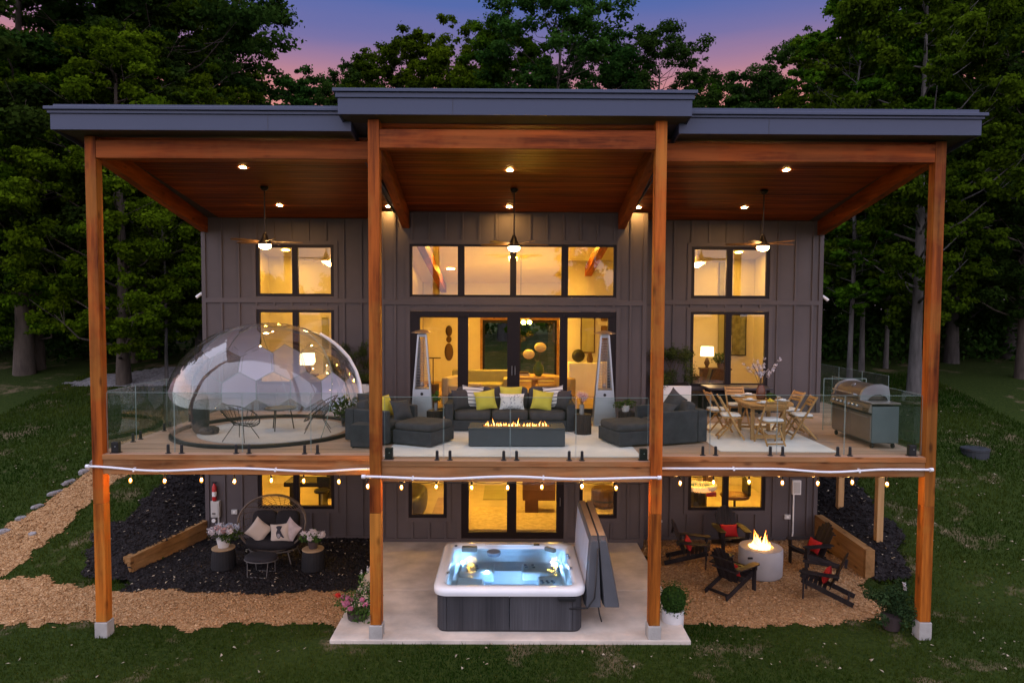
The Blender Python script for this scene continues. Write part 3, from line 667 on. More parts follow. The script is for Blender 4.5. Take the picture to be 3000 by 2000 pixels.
conduit('white conduit tube along the centre deck edge above the hot tub', [(-2.45,3.05),(-1.2,3.015),(.04,3.06),(1.15,3.02),(2.56,3.05)], -.565)
conduit('white conduit tube along the right deck edge above the fire pit', [(2.66,3.085),(4.66,3.085),(5.7,3.03),(6.75,3.08),(7.5,3.08)], -.045)

# ================================================================== string lights
m_fila = EMIT('bulb_filament', (1.0,.50,.13), 2000)
m_bulb, t, b = newmat('amber_bulb_glass'); t.nodes.remove(b); e_ = nd(t, 'ShaderNodeEmission'); e_.inputs[0].default_value = (1.0,.36,.05,1); e_.inputs[1].default_value = 2.2
tr = nd(t, 'ShaderNodeBsdfTransparent'); mx = nd(t, 'ShaderNodeMixShader'); mx.inputs[0].default_value = .45; t.links.new(tr.outputs[0], mx.inputs[1]); t.links.new(e_.outputs[0], mx.inputs[2]); t.links.new(mx.outputs[0], t.nodes['Material Output'].inputs[0])
bulb_me = [None, None, None]
def strings(label, xs, y, zc, zb, ends):
    s = thing('string_lights', label, 'string lights', group='string lights under the deck edge')
    P = []; xs2 = [ends[0]]+xs+[ends[1]]
    for a, b_ in zip(xs2[:-1], xs2[1:]):
        for k in range(5): u = k/5; P.append((a+(b_-a)*u, y, zc-.035*math.sin(u*math.pi)))
    P.append((ends[1], y, zc)); MB().tube(P, .006, 5).obj('cable', m_black, s)
    for i, x in enumerate(xs):
        dz = rnd.uniform(-.02, .015)
        if bulb_me[0] is None:
            bulb_me[0] = MB().lathe([(.008,.09),(.016,.08),(.018,.03),(.018,.0)], 8).mesh('socket')
            bulb_me[1] = MB().lathe([(.014,.0),(.028,-.03),(.032,-.055),(.024,-.085),(.006,-.10)], 10).mesh('bulb')
        k = mkobj('socket', bulb_me[0], m_black, s); k.location = (x, y, zb+.05+dz); b_ = mkobj('bulb', bulb_me[1], m_bulb, s, smooth=True); b_.location = (x, y, zb+.05+dz)
        if bulb_me[2] is None: q_ = MB(); q_.ell((0,0,-.045), (.010,.010,.022), 8, 6); bulb_me[2] = q_.mesh('filament')
        fl = mkobj('filament', bulb_me[2], m_fila, b_); MB().tube([(x,y,zb+.13+dz),(x,y,zc-.005)], .004, 4).obj('drop_wire', m_black, s)
strings('string of warm bulbs under the left deck edge', [-6.77,-6.16,-5.5,-4.91,-4.25,-3.67,-3.04], .13, 2.93, 2.80, (-7.15,-2.5))
strings('string of warm bulbs under the centre deck edge above the hot tub', [-2.42,-1.84,-1.24,-.63,-.01,.58,1.27,1.86], -.36, 2.92, 2.83, (-2.45,2.5))
strings('string of warm bulbs under the right deck edge above the fire pit', [3.09,3.69,4.33,4.93,5.57,6.19,6.82], .13, 2.92, 2.79, (2.75,7.3))

# ================================================================== porch lamps and fans
m_lamp = EMIT('lamp_warm', (1.0,.52,.14), 480)
m_fanl = EMIT('fan_globe', (1.0,.56,.19), 60)
m_trim = M('lamp_trim', (.6,.5,.4), .5, bmp=0)
m_bronze = M('dark_bronze', (.025,.018,.014), .4, metal=.4, var=.1, bmp=.02)
m_blade = WOOD('fan_blade', (.10,.05,.02), (.24,.13,.06), 'x', knots=False)
spots = [(-5.27,1.65,ceil_wing,'front one over the dome'),(-5.41,4.2,ceil_wing,'by the wall over the dome'),(-2.85,4.25,ceil_wing,'in the corner left of the centre wall'),(0,1.7,ceil_mid,'front one over the fire table'),(-.01,4.0,ceil_mid,'behind the centre fan'),(3.03,4.2,ceil_wing,'in the corner right of the centre wall'),(5.47,1.62,ceil_wing,'front one over the dining table'),(5.53,4.18,ceil_wing,'by the wall over the dining table')]
for x, y, f, lb in spots:
    t_ = thing('recessed_light', 'lit recessed ceiling light, '+lb, 'ceiling light', (x, y, f(y)-.004), rot=(math.atan(-.14), 0, 0), group='recessed lights in the porch ceiling')
    MB().lathe([(.065,-.001),(.092,-.001),(.092,-.012),(.065,-.008)], 18, cap=False).obj('trim', m_trim, t_); MB().lathe([(.064,-.004),(.064,-.002)], 18).obj('lens', m_lamp, t_)
def fan(x, y, z, zl, label):
    t_ = thing('ceiling_fan', label, 'ceiling fan', (x, y, z), group='ceiling fans on the porch')
    dz = zl-z
    MB().lathe([(.085,0),(.085,-.03),(.05,-.08),(.018,-.09)], 16).obj('canopy', m_bronze, t_, smooth=True)
    MB().tube([(0,0,-.05),(0,0,dz+.25)], .014, 8).obj('downrod', m_bronze, t_)
    MB().lathe([(.02,dz+.30),(.05,dz+.24),(.075,dz+.16),(.13,dz+.09),(.14,dz+.05),(.10,dz+.02)], 18).obj('motor', m_bronze, t_, smooth=True)
    MB().lathe([(.125,dz+.035),(.13,dz+.01),(.11,dz-.035),(.06,dz-.06),(.005,dz-.07)], 18).obj('light_globe', m_fanl, t_, smooth=True)
    for k in range(5):
        a = k*2*math.pi/5+.25; mb = MB(); mb.M = Matrix.Rotation(a, 4, 'Z')
        z0 = dz+.085; pr = [(.12,.035,0),(.25,.055,.004),(.5,.07,.006),(.72,.055,.004),(.78,.02,0)]
        top = [(r, w, z0+.012+.25*w) for r, w, q in pr]; bot = [(r, -w, z0+.012-.25*w) for r, w, q in pr]
        n = len(pr); vs = [(*p[:2], p[2]+.004) for p in top]+[(*p[:2], p[2]+.004) for p in bot]+[(*p[:2], p[2]-.004) for p in top]+[(*p[:2], p[2]-.004) for p in bot]
        fs = []
        for i in range(n-1): fs += [(i,i+1,n+i+1,n+i), (2*n+i,3*n+i,3*n+i+1,2*n+i+1), (i,2*n+i,2*n+i+1,i+1), (n+i,n+i+1,3*n+i+1,3*n+i)]
        mb.add(vs, fs).obj('blade', m_blade, t_)
fan(-5.28, 2.86, ceil_wing(2.86), 7.22, 'dark ceiling fan with a lit globe over the clear dome')
fan(.1, 2.8, ceil_mid(2.8), 7.19, 'dark ceiling fan with a lit globe over the fire table')
fan(5.52, 2.92, ceil_wing(2.92), 7.24, 'dark ceiling fan with a lit globe over the dining table')

# ================================================================== small things on the walls
for x, sg, lb in ((WL-.03, -1, 'left'), (WR+.03, 1, 'right')):
    t_ = thing('security_camera', 'small white security camera on the '+lb+' corner of the house', 'camera', (x, YW+.1, 6.2), group='security cameras on the house corners')
    mb = MB(); mb.M = Matrix.Rotation(R_(35*sg), 4, 'Y') @ Matrix.Rotation(R_(90), 4, 'Y'); mb.lathe([(.035,-.09),(.04,-.08),(.04,.08),(.036,.09)], 12); mb.obj('body', m_white, t_, smooth=False).location = (.07*sg, -.06, .0)
    MB().tube([(0,0,0),(.03*sg,-.03,.0)], .015, 6).obj('bracket', m_white, t_)
m_elec = M('grey_box', (.5,.49,.47), .5, var=.05, bmp=.03)
t_ = thing('electrical_box', 'light grey electrical box with a meter on the wall left of the egg chair', 'electrical box', (-7.46, YW-.002, .78))
MB().box(-.11,.11,-.12,0,-.22,.20).obj('cabinet', m_elec, t_, bev=.01); MB().box(-.08,.08,-.132,-.121,-.16,.14).obj('cover', m_elec, t_, bev=.004); MB().box(-.07,.02,-.138,-.133,-.13,-.10).obj('latch', m_black, t_)
MB().lathe([(.05,0),(.05,.05)], 14).obj('meter', m_white, t_).matrix_local = Matrix.Translation((-.05,-.05,-.31)) @ Matrix.Rotation(R_(90),4,'X')
MB().tube([(.06,-.05,-.22),(.06,-.05,-.62),(.06,-.03,-.8)], .022, 8).obj('pipe', m_elec, t_)
m_red = M('red_paint', (.45,.02,.02), .35, var=.08, bmp=.02)
t_ = thing('fire_extinguisher', 'red fire extinguisher on the wall above the grey electrical box', 'fire extinguisher', (-7.48, YW-.09, .98))
MB().lathe([(.045,0),(.055,.02),(.055,.36),(.03,.42),(.02,.45)], 14).obj('cylinder', m_red, t_, smooth=True); MB().lathe([(.0555,.12),(.0555,.24)], 14, cap=False).obj('paper_label', m_white, t_)
MB().box(-.05,.05,-.02,.02,.45,.49).obj('valve', m_black, t_); MB().box(-.03,.03,.04,.09,.1,.3).obj('bracket', m_black, t_)
for x, z, lb in ((-7.0,.68,'beside the egg chair'),(7.17,.6,'behind the fire pit')):
    t_ = thing('wall_outlet', 'grey covered outlet on the wall '+lb, 'outlet', (x, YW-.001, z), group='outlets on the lower wall'); MB().box(-.08,.08,-.05,0,-.06,.06).obj('cover', m_elec, t_, bev=.012); MB().box(-.03,.03,-.056,-.0505,-.03,.03).obj('flap', m_white, t_)
t_ = thing('switch_box', 'white switch box with a pipe down the wall behind the fire pit', 'electrical box', (7.37, YW-.002, 1.36))
MB().box(-.11,.11,-.1,0,-.17,.2).obj('cabinet', m_white, t_, bev=.01); MB().box(-.08,.08,-.108,-.1005,-.13,.16).obj('cover', m_elec, t_)
MB().tube([(-.06,-.05,-.17),(-.06,-.05,-1.15),(-.09,-.09,-1.27),(-.2,-.2,-1.33)], .02, 8).obj('pipe', m_white, t_)
t_ = thing('shut_off_valve', 'small white pipe stub low on the wall left of the fire pit chairs', 'pipe', (3.92, YW-.03, .25)); MB().tube([(0,0,0),(0,0,.22)], .018, 8).obj('pipe', m_white, t_); MB().box(-.03,.03,-.03,.03,.2,.25).obj('cap', m_white, t_)
# retaining timbers
def timber(label, a, b_, h0, h1, w):
    t_ = thing('retaining_wall', label, 'retaining wall'); ax_ = Vector((b_[0]-a[0], b_[1]-a[1])); d = ax_.normalized(); n = Vector((-d.y, d.x))*w/2
    k = 3
    for i in range(k):
        f0, f1 = i/k, (i+1)/k; mb = MB()
        z0, z1 = -.15+(h0+.15)*f0, -.15+(h0+.15)*f1; y0, y1 = -.15+(h1+.15)*f0, -.15+(h1+.15)*f1; g = .004 if i else 0
        A = Vector(a); B = Vector(b_)
        vs = [(*(A-n), z0+g),(*(A+n), z0+g),(*(B+n), y0+g),(*(B-n), y0+g),(*(A-n), z1),(*(A+n), z1),(*(B+n), y1),(*(B-n), y1)]
        mb.add(vs, [(0,3,2,1),(4,5,6,7),(0,1,5,4),(1,2,6,5),(2,3,7,6),(3,0,4,7)]).obj('timber', m_timber, t_, bev=.008)
    p = Vector(a)-d*.06
    MB().prism([tuple(p-n*1.02-d*.05), tuple(p+n*1.02-d*.05), tuple(p+n*1.02+d*.05), tuple(p-n*1.02+d*.05)], -.15, h0-.004).obj('end_post', m_timber, t_, bev=.008)
timber('low timber retaining wall left of the flower tables', (-8.43,3.05), (-7.78,5.26), .36, .47, .2)
timber('timber retaining wall right of the fire pit chairs', (7.97,2.85), (7.97,5.26), .64, .66, .2)
# ================================================================== foliage helper
def leaves(rg, centers, radii, n, size, up=.35, asp=.55, shell=.55):
    """diamond leaves round ellipsoid clumps -> verts, faces, var"""
    centers = np.asarray(centers, float); radii = np.asarray(radii, float); k = len(centers); vol = radii.prod(1)**.67; w = vol/vol.sum()
    ci = rg.choice(k, n, p=w); d = rg.normal(size=(n, 3)); d /= np.linalg.norm(d, axis=1)[:,None]
    r = shell+(1-shell)*rg.uniform(0, 1, n)**.7; r = np.where(rg.uniform(0,1,n) < .2, r*rg.uniform(1.0,1.6,n), r)
    P = centers[ci]+d*r[:,None]*radii[ci]
    nrm = d*.6+rg.normal(size=(n,3))*.55+np.array([0,0,up]); nrm /= np.linalg.norm(nrm, axis=1)[:,None]
    a = np.cross(nrm, rg.normal(size=(n,3))); a /= np.linalg.norm(a, axis=1)[:,None]; b_ = np.cross(nrm, a)
    s = size*rg.uniform(.6, 1.35, n)[:,None]
    V = np.stack([P-a*s*.5, P+b_*s*asp*.5-nrm*s*.06, P+a*s*.5-nrm*s*.1, P-b_*s*asp*.5-nrm*s*.06], 1).reshape(-1, 3)
    cv = rg.uniform(0, 1, k)
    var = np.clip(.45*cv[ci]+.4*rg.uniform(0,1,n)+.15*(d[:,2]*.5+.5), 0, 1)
    return V, np.arange(4*n).reshape(n, 4), var
def leafobj(name, mat, parent, rg, centers, radii, n, size, **k):
    V, Fc, var = leaves(rg, centers, radii, n, size, **k); return mkobj(name, npmesh(name, V, Fc, var), mat, parent)
m_shrub = LEAF('yew_leaf', (.016,.030,.010), (.10,.13,.035), .2, .01)
m_green = LEAF('garden_leaf', (.02,.05,.010), (.10,.17,.04), .25, .02)

# ================================================================== clear dome
m_dome = GLASS('dome_plastic', (.96,.97,.985), .05)
m_hex, t, b = newmat('painted_sky_reflection'); b.inputs['Base Color'].default_value = (.70,.73,.92,1); b.inputs['Roughness'].default_value = .3; b.inputs['Alpha'].default_value = .78  # pale see-through sheet: sky reflection on a dome facet, put into the colour
HM = {}
def hexmat(a):
    if a not in HM: HM[a] = m_hex.copy(); HM[a].node_tree.nodes['Principled BSDF'].inputs['Alpha'].default_value = a
    return HM[a]
ALPHA = [.15,.5,.28,.34,.8,.40, .08,.95,.5,.12, .95,.85]  # strength of the painted sky reflection on each hexagon
DX, DY = -5.08, 2.38
dome = thing('garden_dome', 'clear plastic bubble dome standing on the left of the deck', 'dome', (DX, DY, ZD))
prof = [(1.84,.03),(1.93,.22),(1.985,.45),(1.99,.7),(1.94,.98),(1.83,1.27),(1.66,1.55),(1.42,1.8),(1.12,2.02),(.78,2.17),(.4,2.26),(.02,2.29)]
rgd = random.Random(3)
mb = MB(); mb.lathe(prof, 40, cap=False); mb.v = [(x*(1+.006*math.sin(z*9+x*5)), y*(1+.006*math.sin(z*8+y*6)), z+.006*math.sin(x*7)) for x, y, z in mb.v]
mb.obj('shell', m_dome, dome, smooth=True)
MB().lathe([(1.80,.0),(1.90,.0),(1.90,.05),(1.86,.07),(1.80,.05),(1.80,.0)], 48, cap=False).obj('base_ring', m_black, dome, smooth=False)
def dome_r(z):
    for (r0, z0), (r1, z1) in zip(prof[:-1], prof[1:]):
        if z0 <= z <= z1: return r0+(r1-r0)*(z-z0)/(z1-z0)
    return 1.84
hexes = []
for i in range(6): hexes.append((R_(152-i*23), .66, .45))       # lower row across the back
for i in range(4): hexes.append((R_(140.5-i*23), 1.32, .445))
for i in range(2): hexes.append((R_(156-i*26), 1.84, .36))
for q, (az, zc, rr) in enumerate(hexes):
    if ALPHA[q] == 0: continue
    R0 = dome_r(zc)-.03; vs = [(R0*math.cos(az), R0*math.sin(az), zc)]; 
    for ring in (.5, 1.0):
        for k in range(12):
            a = k*math.pi/6+math.pi/6*0+math.pi/2; hr = rr*ring*(1 if k % 2 == 0 else .866); du = hr*math.cos(a); dz = hr*math.sin(a)
            z = max(.06, zc+dz); r = dome_r(min(2.27, z))-.03; th = az-du/R0; vs.append((r*math.cos(th), r*math.sin(th), z))
    fs = [(0, 1+k, 1+(k+1) % 12) for k in range(12)]+[(1+k, 13+k, 13+(k+1) % 12, 1+(k+1) % 12) for k in range(12)]
    MB().tube([vs[13+k] for k in range(12)], .005, 4, closed=True).obj('panel_seam', m_edge, dome)
    MB().add(vs, fs).obj('hexagon_reflection', hexmat(ALPHA[q]), dome, smooth=True)
# arched door strip on the right and seam wires
def dome_arc(az0, az1, n=20, z1=2.2, off=.012):
    out = []
    for i in range(n+1):
        u = i/n; z = .05+(z1-.05)*u; az = az0+(az1-az0)*u**1.5; r = dome_r(z)+off; out.append((r*math.cos(az), r*math.sin(az), z))
    return out
MB().tube(dome_arc(R_(-8), R_(15), z1=2.05), .035, 6).obj('zip_strip', m_pipe, dome, smooth=True)
for az in (-40, 25, 95): MB().tube(dome_arc(R_(az), R_(az+22), 16, 2.15, .006), .006, 4).obj('seam', m_edge, dome)
m_ivory = M('ivory_rug', (.58,.55,.53), .95, var=.1, scale=2, bmp=.4, bscale=90)
m_rug = M('pale_rug', (.82,.78,.75), .95, var=.12, scale=1.3, bmp=.4, bscale=70)
o = MB().lathe([(1.5,0),(1.5,.012)], 40, (DX+.1, DY+.05, ZD+.003)).obj('round_rug', m_ivory); tag(o, 'pale round rug on the floor inside the clear dome', 'rug')
# wire lounge chair (acapulco style)
def wire_chair(label, loc, rz):
    c = thing('wire_chair', label, 'chair', loc, rz, group='wire chairs in the dome')
    rim = []
    for k in range(24):
        a = 2*math.pi*k/24; u, v_ = math.cos(a), math.sin(a)
        rim.append((.37*u*(1-.12*v_), .06+.34*v_, .48+.26*v_+.05*u*u))
    MB().tube(rim, .011, 6, closed=True).obj('rim', m_black, c)
    cen = (0, -.02, .30); base = [(.14*math.cos(2*math.pi*k/24), -.02+.14*math.sin(2*math.pi*k/24), .31) for k in range(24)]
    mb = MB()
    for p, q in zip(rim, base):
        mid = tuple((p[i]*.5+q[i]*.5)-(0.03 if i == 2 else 0) for i in range(3)); mb.tube([p, mid, q], .006, 4)
    mb.tube(base, .006, 5, closed=True); mb.obj('cords', m_black, c)
    for sx_ in (-1, 1):
        MB().tube([(.10*sx_,-.10,.31),(.22*sx_,-.27,.0)], .008, 5).obj('leg', m_black, c); MB().tube([(.10*sx_,.08,.31),(.24*sx_,.26,.0)], .008, 5).obj('leg', m_black, c)
    return c
wire_chair('black wire lounge chair at the front of the dome, facing away', (-5.22, 1.25, ZD+.02), R_(168))
wire_chair('black wire lounge chair on the right side inside the dome', (-4.0, 2.25, ZD+.02), R_(-75))
t_ = thing('round_table', 'low round dark table in the middle of the dome', 'table', (-4.85, 2.45, ZD+.02)); MB().lathe([(.33,.44),(.34,.455),(.33,.47)], 24).obj('top', m_black, t_)
for k in range(3): a = k*2.09+.4; MB().tube([(.2*math.cos(a),.2*math.sin(a),.445),(.27*math.cos(a),.27*math.sin(a),0)], .012, 6).obj('leg', m_black, t_)
t_ = thing('dome_plant', 'leafy yellow-green plant in a dark pot at the right inside the dome', 'plant', (-3.55, 2.95, ZD+.01)); MB().lathe([(.12,0),(.16,.28),(.14,.28)], 14).obj('pot', m_black, t_, smooth=True)
leafobj('foliage', m_green, t_, np.random.default_rng(4), [(0,0,.5),(.18,.05,.42),(-.2,0,.4),(.05,-.15,.36)], [(.25,.25,.2)]*4, 420, .09)
t_ = thing('floor_cushion', 'dark cloth bundle at the left inside the dome', 'cushion', (-6.35, 2.0, ZD+.005)); mb = MB(); mb.ell((0,0,.42), (.17,.17,.42), 12, 8, .6, .8); mb.obj('cloth', m_dkfab, t_, smooth=True); mb = MB(); mb.ell((.2,-.05,.08), (.2,.2,.08), 12, 6, .6); mb.obj('pad', m_dkfab2, t_, smooth=True)

# ================================================================== white planters with shrubs
def planter(label, x, y, w, seed):
    t_ = thing('planter_shrub', label, 'planter', (x, y, ZD)); mb = MB(); h = .76
    mb.box(-w/2, w/2, -.25, .25, .0, h-.02); mb.obj('box', m_white, t_, bev=.01); MB().box(-w/2+.03, w/2-.03, -.22, .22, h-.018, h+.005).obj('soil', m_mulch, t_)
    rg = np.random.default_rng(seed); C = []; Rr = []
    for i in range(26): C.append((rg.uniform(-w*.6, w*.6), rg.uniform(-.25,.25), h+rg.uniform(.05,.85))); Rr.append((rg.uniform(.1,.2),)*2+(rg.uniform(.12,.22),))
    for i in range(6): C.append((rg.uniform(-w*.4, w*.4), 0, h+rg.uniform(.75,.98))); Rr.append((.05,.05,.14))
    leafobj('foliage', m_shrub, t_, rg, C, Rr, 7000, .045, asp=.4, shell=.3)
    s = MB()
    for i in range(5): s.tube([(rg.uniform(-.2,.2),0,h),(rg.uniform(-.25,.25),rg.uniform(-.1,.1),h+.6)], .012, 5)
    s.obj('stems', m_bark0, t_)
m_bark0 = M('twig', (.06,.045,.035), .9)
planter('white box planter with a dark shrub right behind the dome', -3.85, 4.95, .85, 11); planter('white box planter with a dark shrub beside the right bedroom window', 4.08, 4.9, .80, 12)

# ================================================================== patio heaters
m_tube = GLASS('quartz_tube', (.95,.88,.8), .10); m_copper = M('copper_cap', (.44,.35,.28), .3, metal=.8, var=.1, bmp=.05)
def heater(label, x, y, rz):
    t_ = thing('patio_heater', label, 'patio heater', (x, y, ZD), rz, group='pyramid patio heaters')
    W0, W1, z1, H_ = .24, .085, .80, 2.02
    w = lambda z: W0+(W1-W0)*z/H_
    MB().box(-W0-.02, W0+.02, -W0-.02, W0+.02, .0, .045).obj('base', m_steel, t_, bev=.01)
    a, c = w(.05), w(z1)
    for k in range(4):
        mb = MB(); mb.M = Matrix.Rotation(k*math.pi/2, 4, 'Z'); mb.add([(-a,-a,.05),(a,-a,.05),(c,-c,z1),(-c,-c,z1)], [(0,1,2,3)]).obj('side_panel', m_steel, t_)
    MB().box(-c, c, -c, c, z1-.005, z1+.012).obj('shelf', m_steel, t_)
    for sx_ in (-1,1):
        for sy_ in (-1,1): MB().bar((a*sx_*1.0,a*sy_,.05),(W1*sx_,W1*sy_,H_), .036, .036, (1,0,0)).obj('leg', m_steel, t_)
    MB().lathe([(.045,z1+.02),(.045,H_-.08)], 12, cap=False).obj('glass_tube', m_tube, t_, smooth=True)
    for k in range(4):          # wire guard on each face
        g = MB(); g.M = Matrix.Rotation(k*math.pi/2, 4, 'Z'); z = z1+.06
        while z < H_-.1: q = w(z); g.bar((-q,-q*.98,z),(q,-q*.98,z), .007, .007); z += .035
        g.obj('wire_guard', m_steel, t_)
    MB().box(-W1-.01, W1+.01, -W1-.01, W1+.01, H_-.06, H_+.02).obj('burner_head', m_steel, t_, bev=.008); MB().lathe([(.035,.83),(.05,.9),(.03,.95)], 10).obj('emitter', m_copper, t_)
    MB().lathe([(.02,H_+.11),(.14,H_+.085),(.245,H_+.045),(.25,H_+.035),(.06,H_+.02)], 8).obj('reflector_cap', m_copper, t_)
    MB().tube([(0,0,H_),(0,0,H_+.09)], .02, 6).obj('cap_stem', m_steel, t_)
    MB().lathe([(.035,0),(.03,.02)], 10).obj('control_knob', m_black, t_).matrix_local = Matrix.Translation((0,-w(.70)-.005,.70)) @ Matrix.Rotation(R_(90),4,'X')
heater('steel pyramid patio heater left of the grey sofa', -1.95, 3.35, R_(4)); heater('steel pyramid patio heater right of the grey sofa', 2.15, 3.30, R_(-3))

# ================================================================== rugs
def rug(label, x0, x1, y0, y1, rz=0, mat=None):
    o = MB().box(-(x1-x0)/2, (x1-x0)/2, -(y1-y0)/2, (y1-y0)/2, 0, .012).obj('rug', mat or m_rug, bev=.004, seg=1); o.location = ((x0+x1)/2, (y0+y1)/2, ZD+.002); o.rotation_euler = (0,0,rz); tag(o, label, 'rug')
rug('large pale rug under the sofa and fire table', -2.2, 2.35, -.1, 3.05); rug('pale rectangular rug under the dining table', 3.92, 6.08, .40, 3.5, R_(-1))

# ================================================================== lounge furniture
def cushion(mb, c, s, e=.35):
    mb.ell(c, (s[0]/2, s[1]/2, s[2]/2), 28, 10, e, .28); return mb
sofa = thing('outdoor_sofa', 'charcoal three-seat sofa with a low back in front of the sliding doors', 'sofa', (.03, 2.80, ZD))
MB().box(-1.20,1.20,-.49,.5,.03,.25).obj('base', m_dkfab, sofa, bev=.02); MB().box(-1.38,1.38,.30,.52,.035,.72).obj('backrest', m_dkfab, sofa, bev=.03)
for s_ in (-1,1): MB().box(s_*1.29-.09, s_*1.29+.09, -.5, .295, .03, .60).obj('arm', m_dkfab, sofa, bev=.03)
for k in (-1,0,1):
    cushion(MB(), (k*.795,-.10,.345), (.79,.84,.21)).obj('seat_cushion', m_dkfab2, sofa, smooth=True)
    mb = MB(); mb.M = Matrix.Translation((k*.795,.22,.64)) @ Matrix.Rotation(R_(-12),4,'X'); cushion(mb, (0,0,0), (.79,.24,.50)); mb.obj('back_cushion', m_dkfab2, sofa, smooth=True)
def lounge(label, loc, rz):
    c = thing('lounge_chair', label, 'armchair', loc, rz, group='wide lounge chairs')
    # local: faces -y; arms at +-x
    MB().box(-.42,.42,-.46,.28,.03,.25).obj('base', m_dkfab, c, bev=.02); MB().box(-.54,.54,.285,.5,.03,.66).obj('backrest', m_dkfab, c, bev=.03)
    for s_ in (-1,1): MB().box(s_*.48-.06, s_*.48+.06, -.5, .28, .03, .655).obj('arm', m_dkfab, c, bev=.025)
    cushion(MB(), (0,-.08,.34), (.84,.78,.2)).obj('seat_cushion', m_dkfab2, c, smooth=True)
    mb = MB(); mb.M = Matrix.Translation((0,.2,.60)) @ Matrix.Rotation(R_(-12),4,'X'); cushion(mb, (0,0,0), (.84,.22,.42)); mb.obj('back_cushion', m_dkfab2, c, smooth=True)
    return c
def ottoman(label, loc, rz):
    c = thing('ottoman', label, 'ottoman', loc, rz, group='square ottomans')
    MB().box(-.43,.43,-.43,.43,.03,.29).obj('base', m_dkfab, c, bev=.02); cushion(MB(), (0,0,.355), (.87,.87,.17), .4).obj('cushion', m_dkfab2, c, smooth=True); return c
lounge('charcoal lounge chair left of the fire table beside the dome', (-2.52, 1.52, ZD), R_(65)); lounge('charcoal lounge chair right of the fire table beside the dining rug', (3.23, 1.55, ZD), R_(-70))
ottoman('charcoal ottoman left of the fire table', (-1.64, 1.12, ZD+.013), R_(-25)); ottoman('charcoal ottoman right of the fire table', (2.33, 1.2, ZD+.013), R_(20))
t_ = thing('cube_table', 'low charcoal cube table in front of the left lounge chair', 'side table', (-2.70, .78, ZD), R_(-8)); MB().box(-.22,.22,-.2,.2,.02,.44).obj('body', m_dkfab, t_, bev=.015)
for sx_ in (-1,1): MB().lathe([(.02,0),(.02,.02)], 8, (.18*sx_,-.16,0)).obj('foot', m_black, t_)
# pillows
m_yel = M('yellow_fabric', (.54,.46,.06), .9, var=.1, scale=4, bmp=.4, bscale=150)
def STRIPE(name):
    m, t, b = newmat(name); tcn = nd(t, 'ShaderNodeTexCoord'); sp = nd(t, 'ShaderNodeSeparateXYZ'); t.links.new(tcn.outputs['Object'], sp.inputs[0])
    mu = nd(t, 'ShaderNodeMath', operation='MULTIPLY'); mu.inputs[1].default_value = 13; t.links.new(sp.outputs['Z'], mu.inputs[0]); fr_ = nd(t, 'ShaderNodeMath', operation='FRACT'); t.links.new(mu.outputs[0], fr_.inputs[0])
    t.links.new(ramp(t, fr_.outputs[0], [(.0, (.62,.60,.58)), (.62, (.62,.60,.58)), (.64, (.06,.05,.07)), (.86, (.08,.07,.09)), (.88, (.62,.60,.58))]), b.inputs['Base Color']); b.inputs['Roughness'].default_value = .9; return m
m_stripe = STRIPE('striped_fabric')
def SPOTS(name):
    m, t, b = newmat(name); vo = nd(t, 'ShaderNodeTexVoronoi'); vo.inputs['Scale'].default_value = 22; t.links.new(coords(t, (1,1,.8)), vo.inputs['Vector'])
    t.links.new(ramp(t, vo.outputs['Distance'], [(.18, (.16,.17,.22)), (.34, (.64,.63,.62))]), b.inputs['Base Color']); b.inputs['Roughness'].default_value = .9; return m
m_spots = SPOTS('spotted_fabric')
def pillow(label, loc, rot, w, h, mat, th=.16, nm='throw_pillow'):
    o = MB().pillow(w, h, th).obj(nm, mat, smooth=True); o.location = loc; o.rotation_euler = [R_(a) for a in rot]; tag(o, label, 'pillow'); return o
zs = ZD+.445
pillow('dark pillow against the left arm of the sofa', (-1.02,2.62,zs+.21), (-14,0,38), .46,.44, m_dkfab2)
pillow('striped pillow at the left end of the sofa', (-.78,2.76,zs+.25), (-18,6,14), .48,.48, m_stripe)
pillow('yellow pillow on the left sofa seat', (-.50,2.60,zs+.2), (-24,-9,4), .46,.44, m_yel)
pillow('yellow pillow upright on the middle of the sofa back', (.05,2.80,zs+.25), (-14,0,0), .50,.46, m_yel)
pillow('small white pillow with dark spots on the middle of the sofa', (.07,2.62,zs+.17), (-22,0,0), .54,.36, m_spots)
pillow('yellow pillow on the right sofa seat', (.72,2.60,zs+.2), (-24,8,-4), .46,.44, m_yel)
pillow('striped pillow at the right end of the sofa', (.97,2.74,zs+.25), (-18,-8,-14), .46,.48, m_stripe)
pillow('dark pillow against the right arm of the sofa', (1.14,2.64,zs+.21), (-14,0,-42), .46,.44, m_dkfab2)
pillow('yellow pillow on the left lounge chair', (-2.47,1.52,ZD+.66), (-18,0,62), .46,.44, m_yel)
pillow('dark pillow leaning on the left lounge chair seat', (-2.12,1.45,ZD+.60), (-26,0,40), .44,.42, m_dkfab2)
pillow('dark roll pillow on top of the left lounge chair back', (-2.87,1.70,ZD+.75), (-20,0,62), .42,.34, m_dkfab2, .2)
pillow('dark pillow with a raised corner on the right lounge chair', (3.32,1.62,ZD+.74), (-20,26,-62), .48,.46, m_dkfab2)
pillow('dark pillow lying low on the right lounge chair', (3.05,1.42,ZD+.60), (-50,0,-50), .5,.44, m_dkfab2)
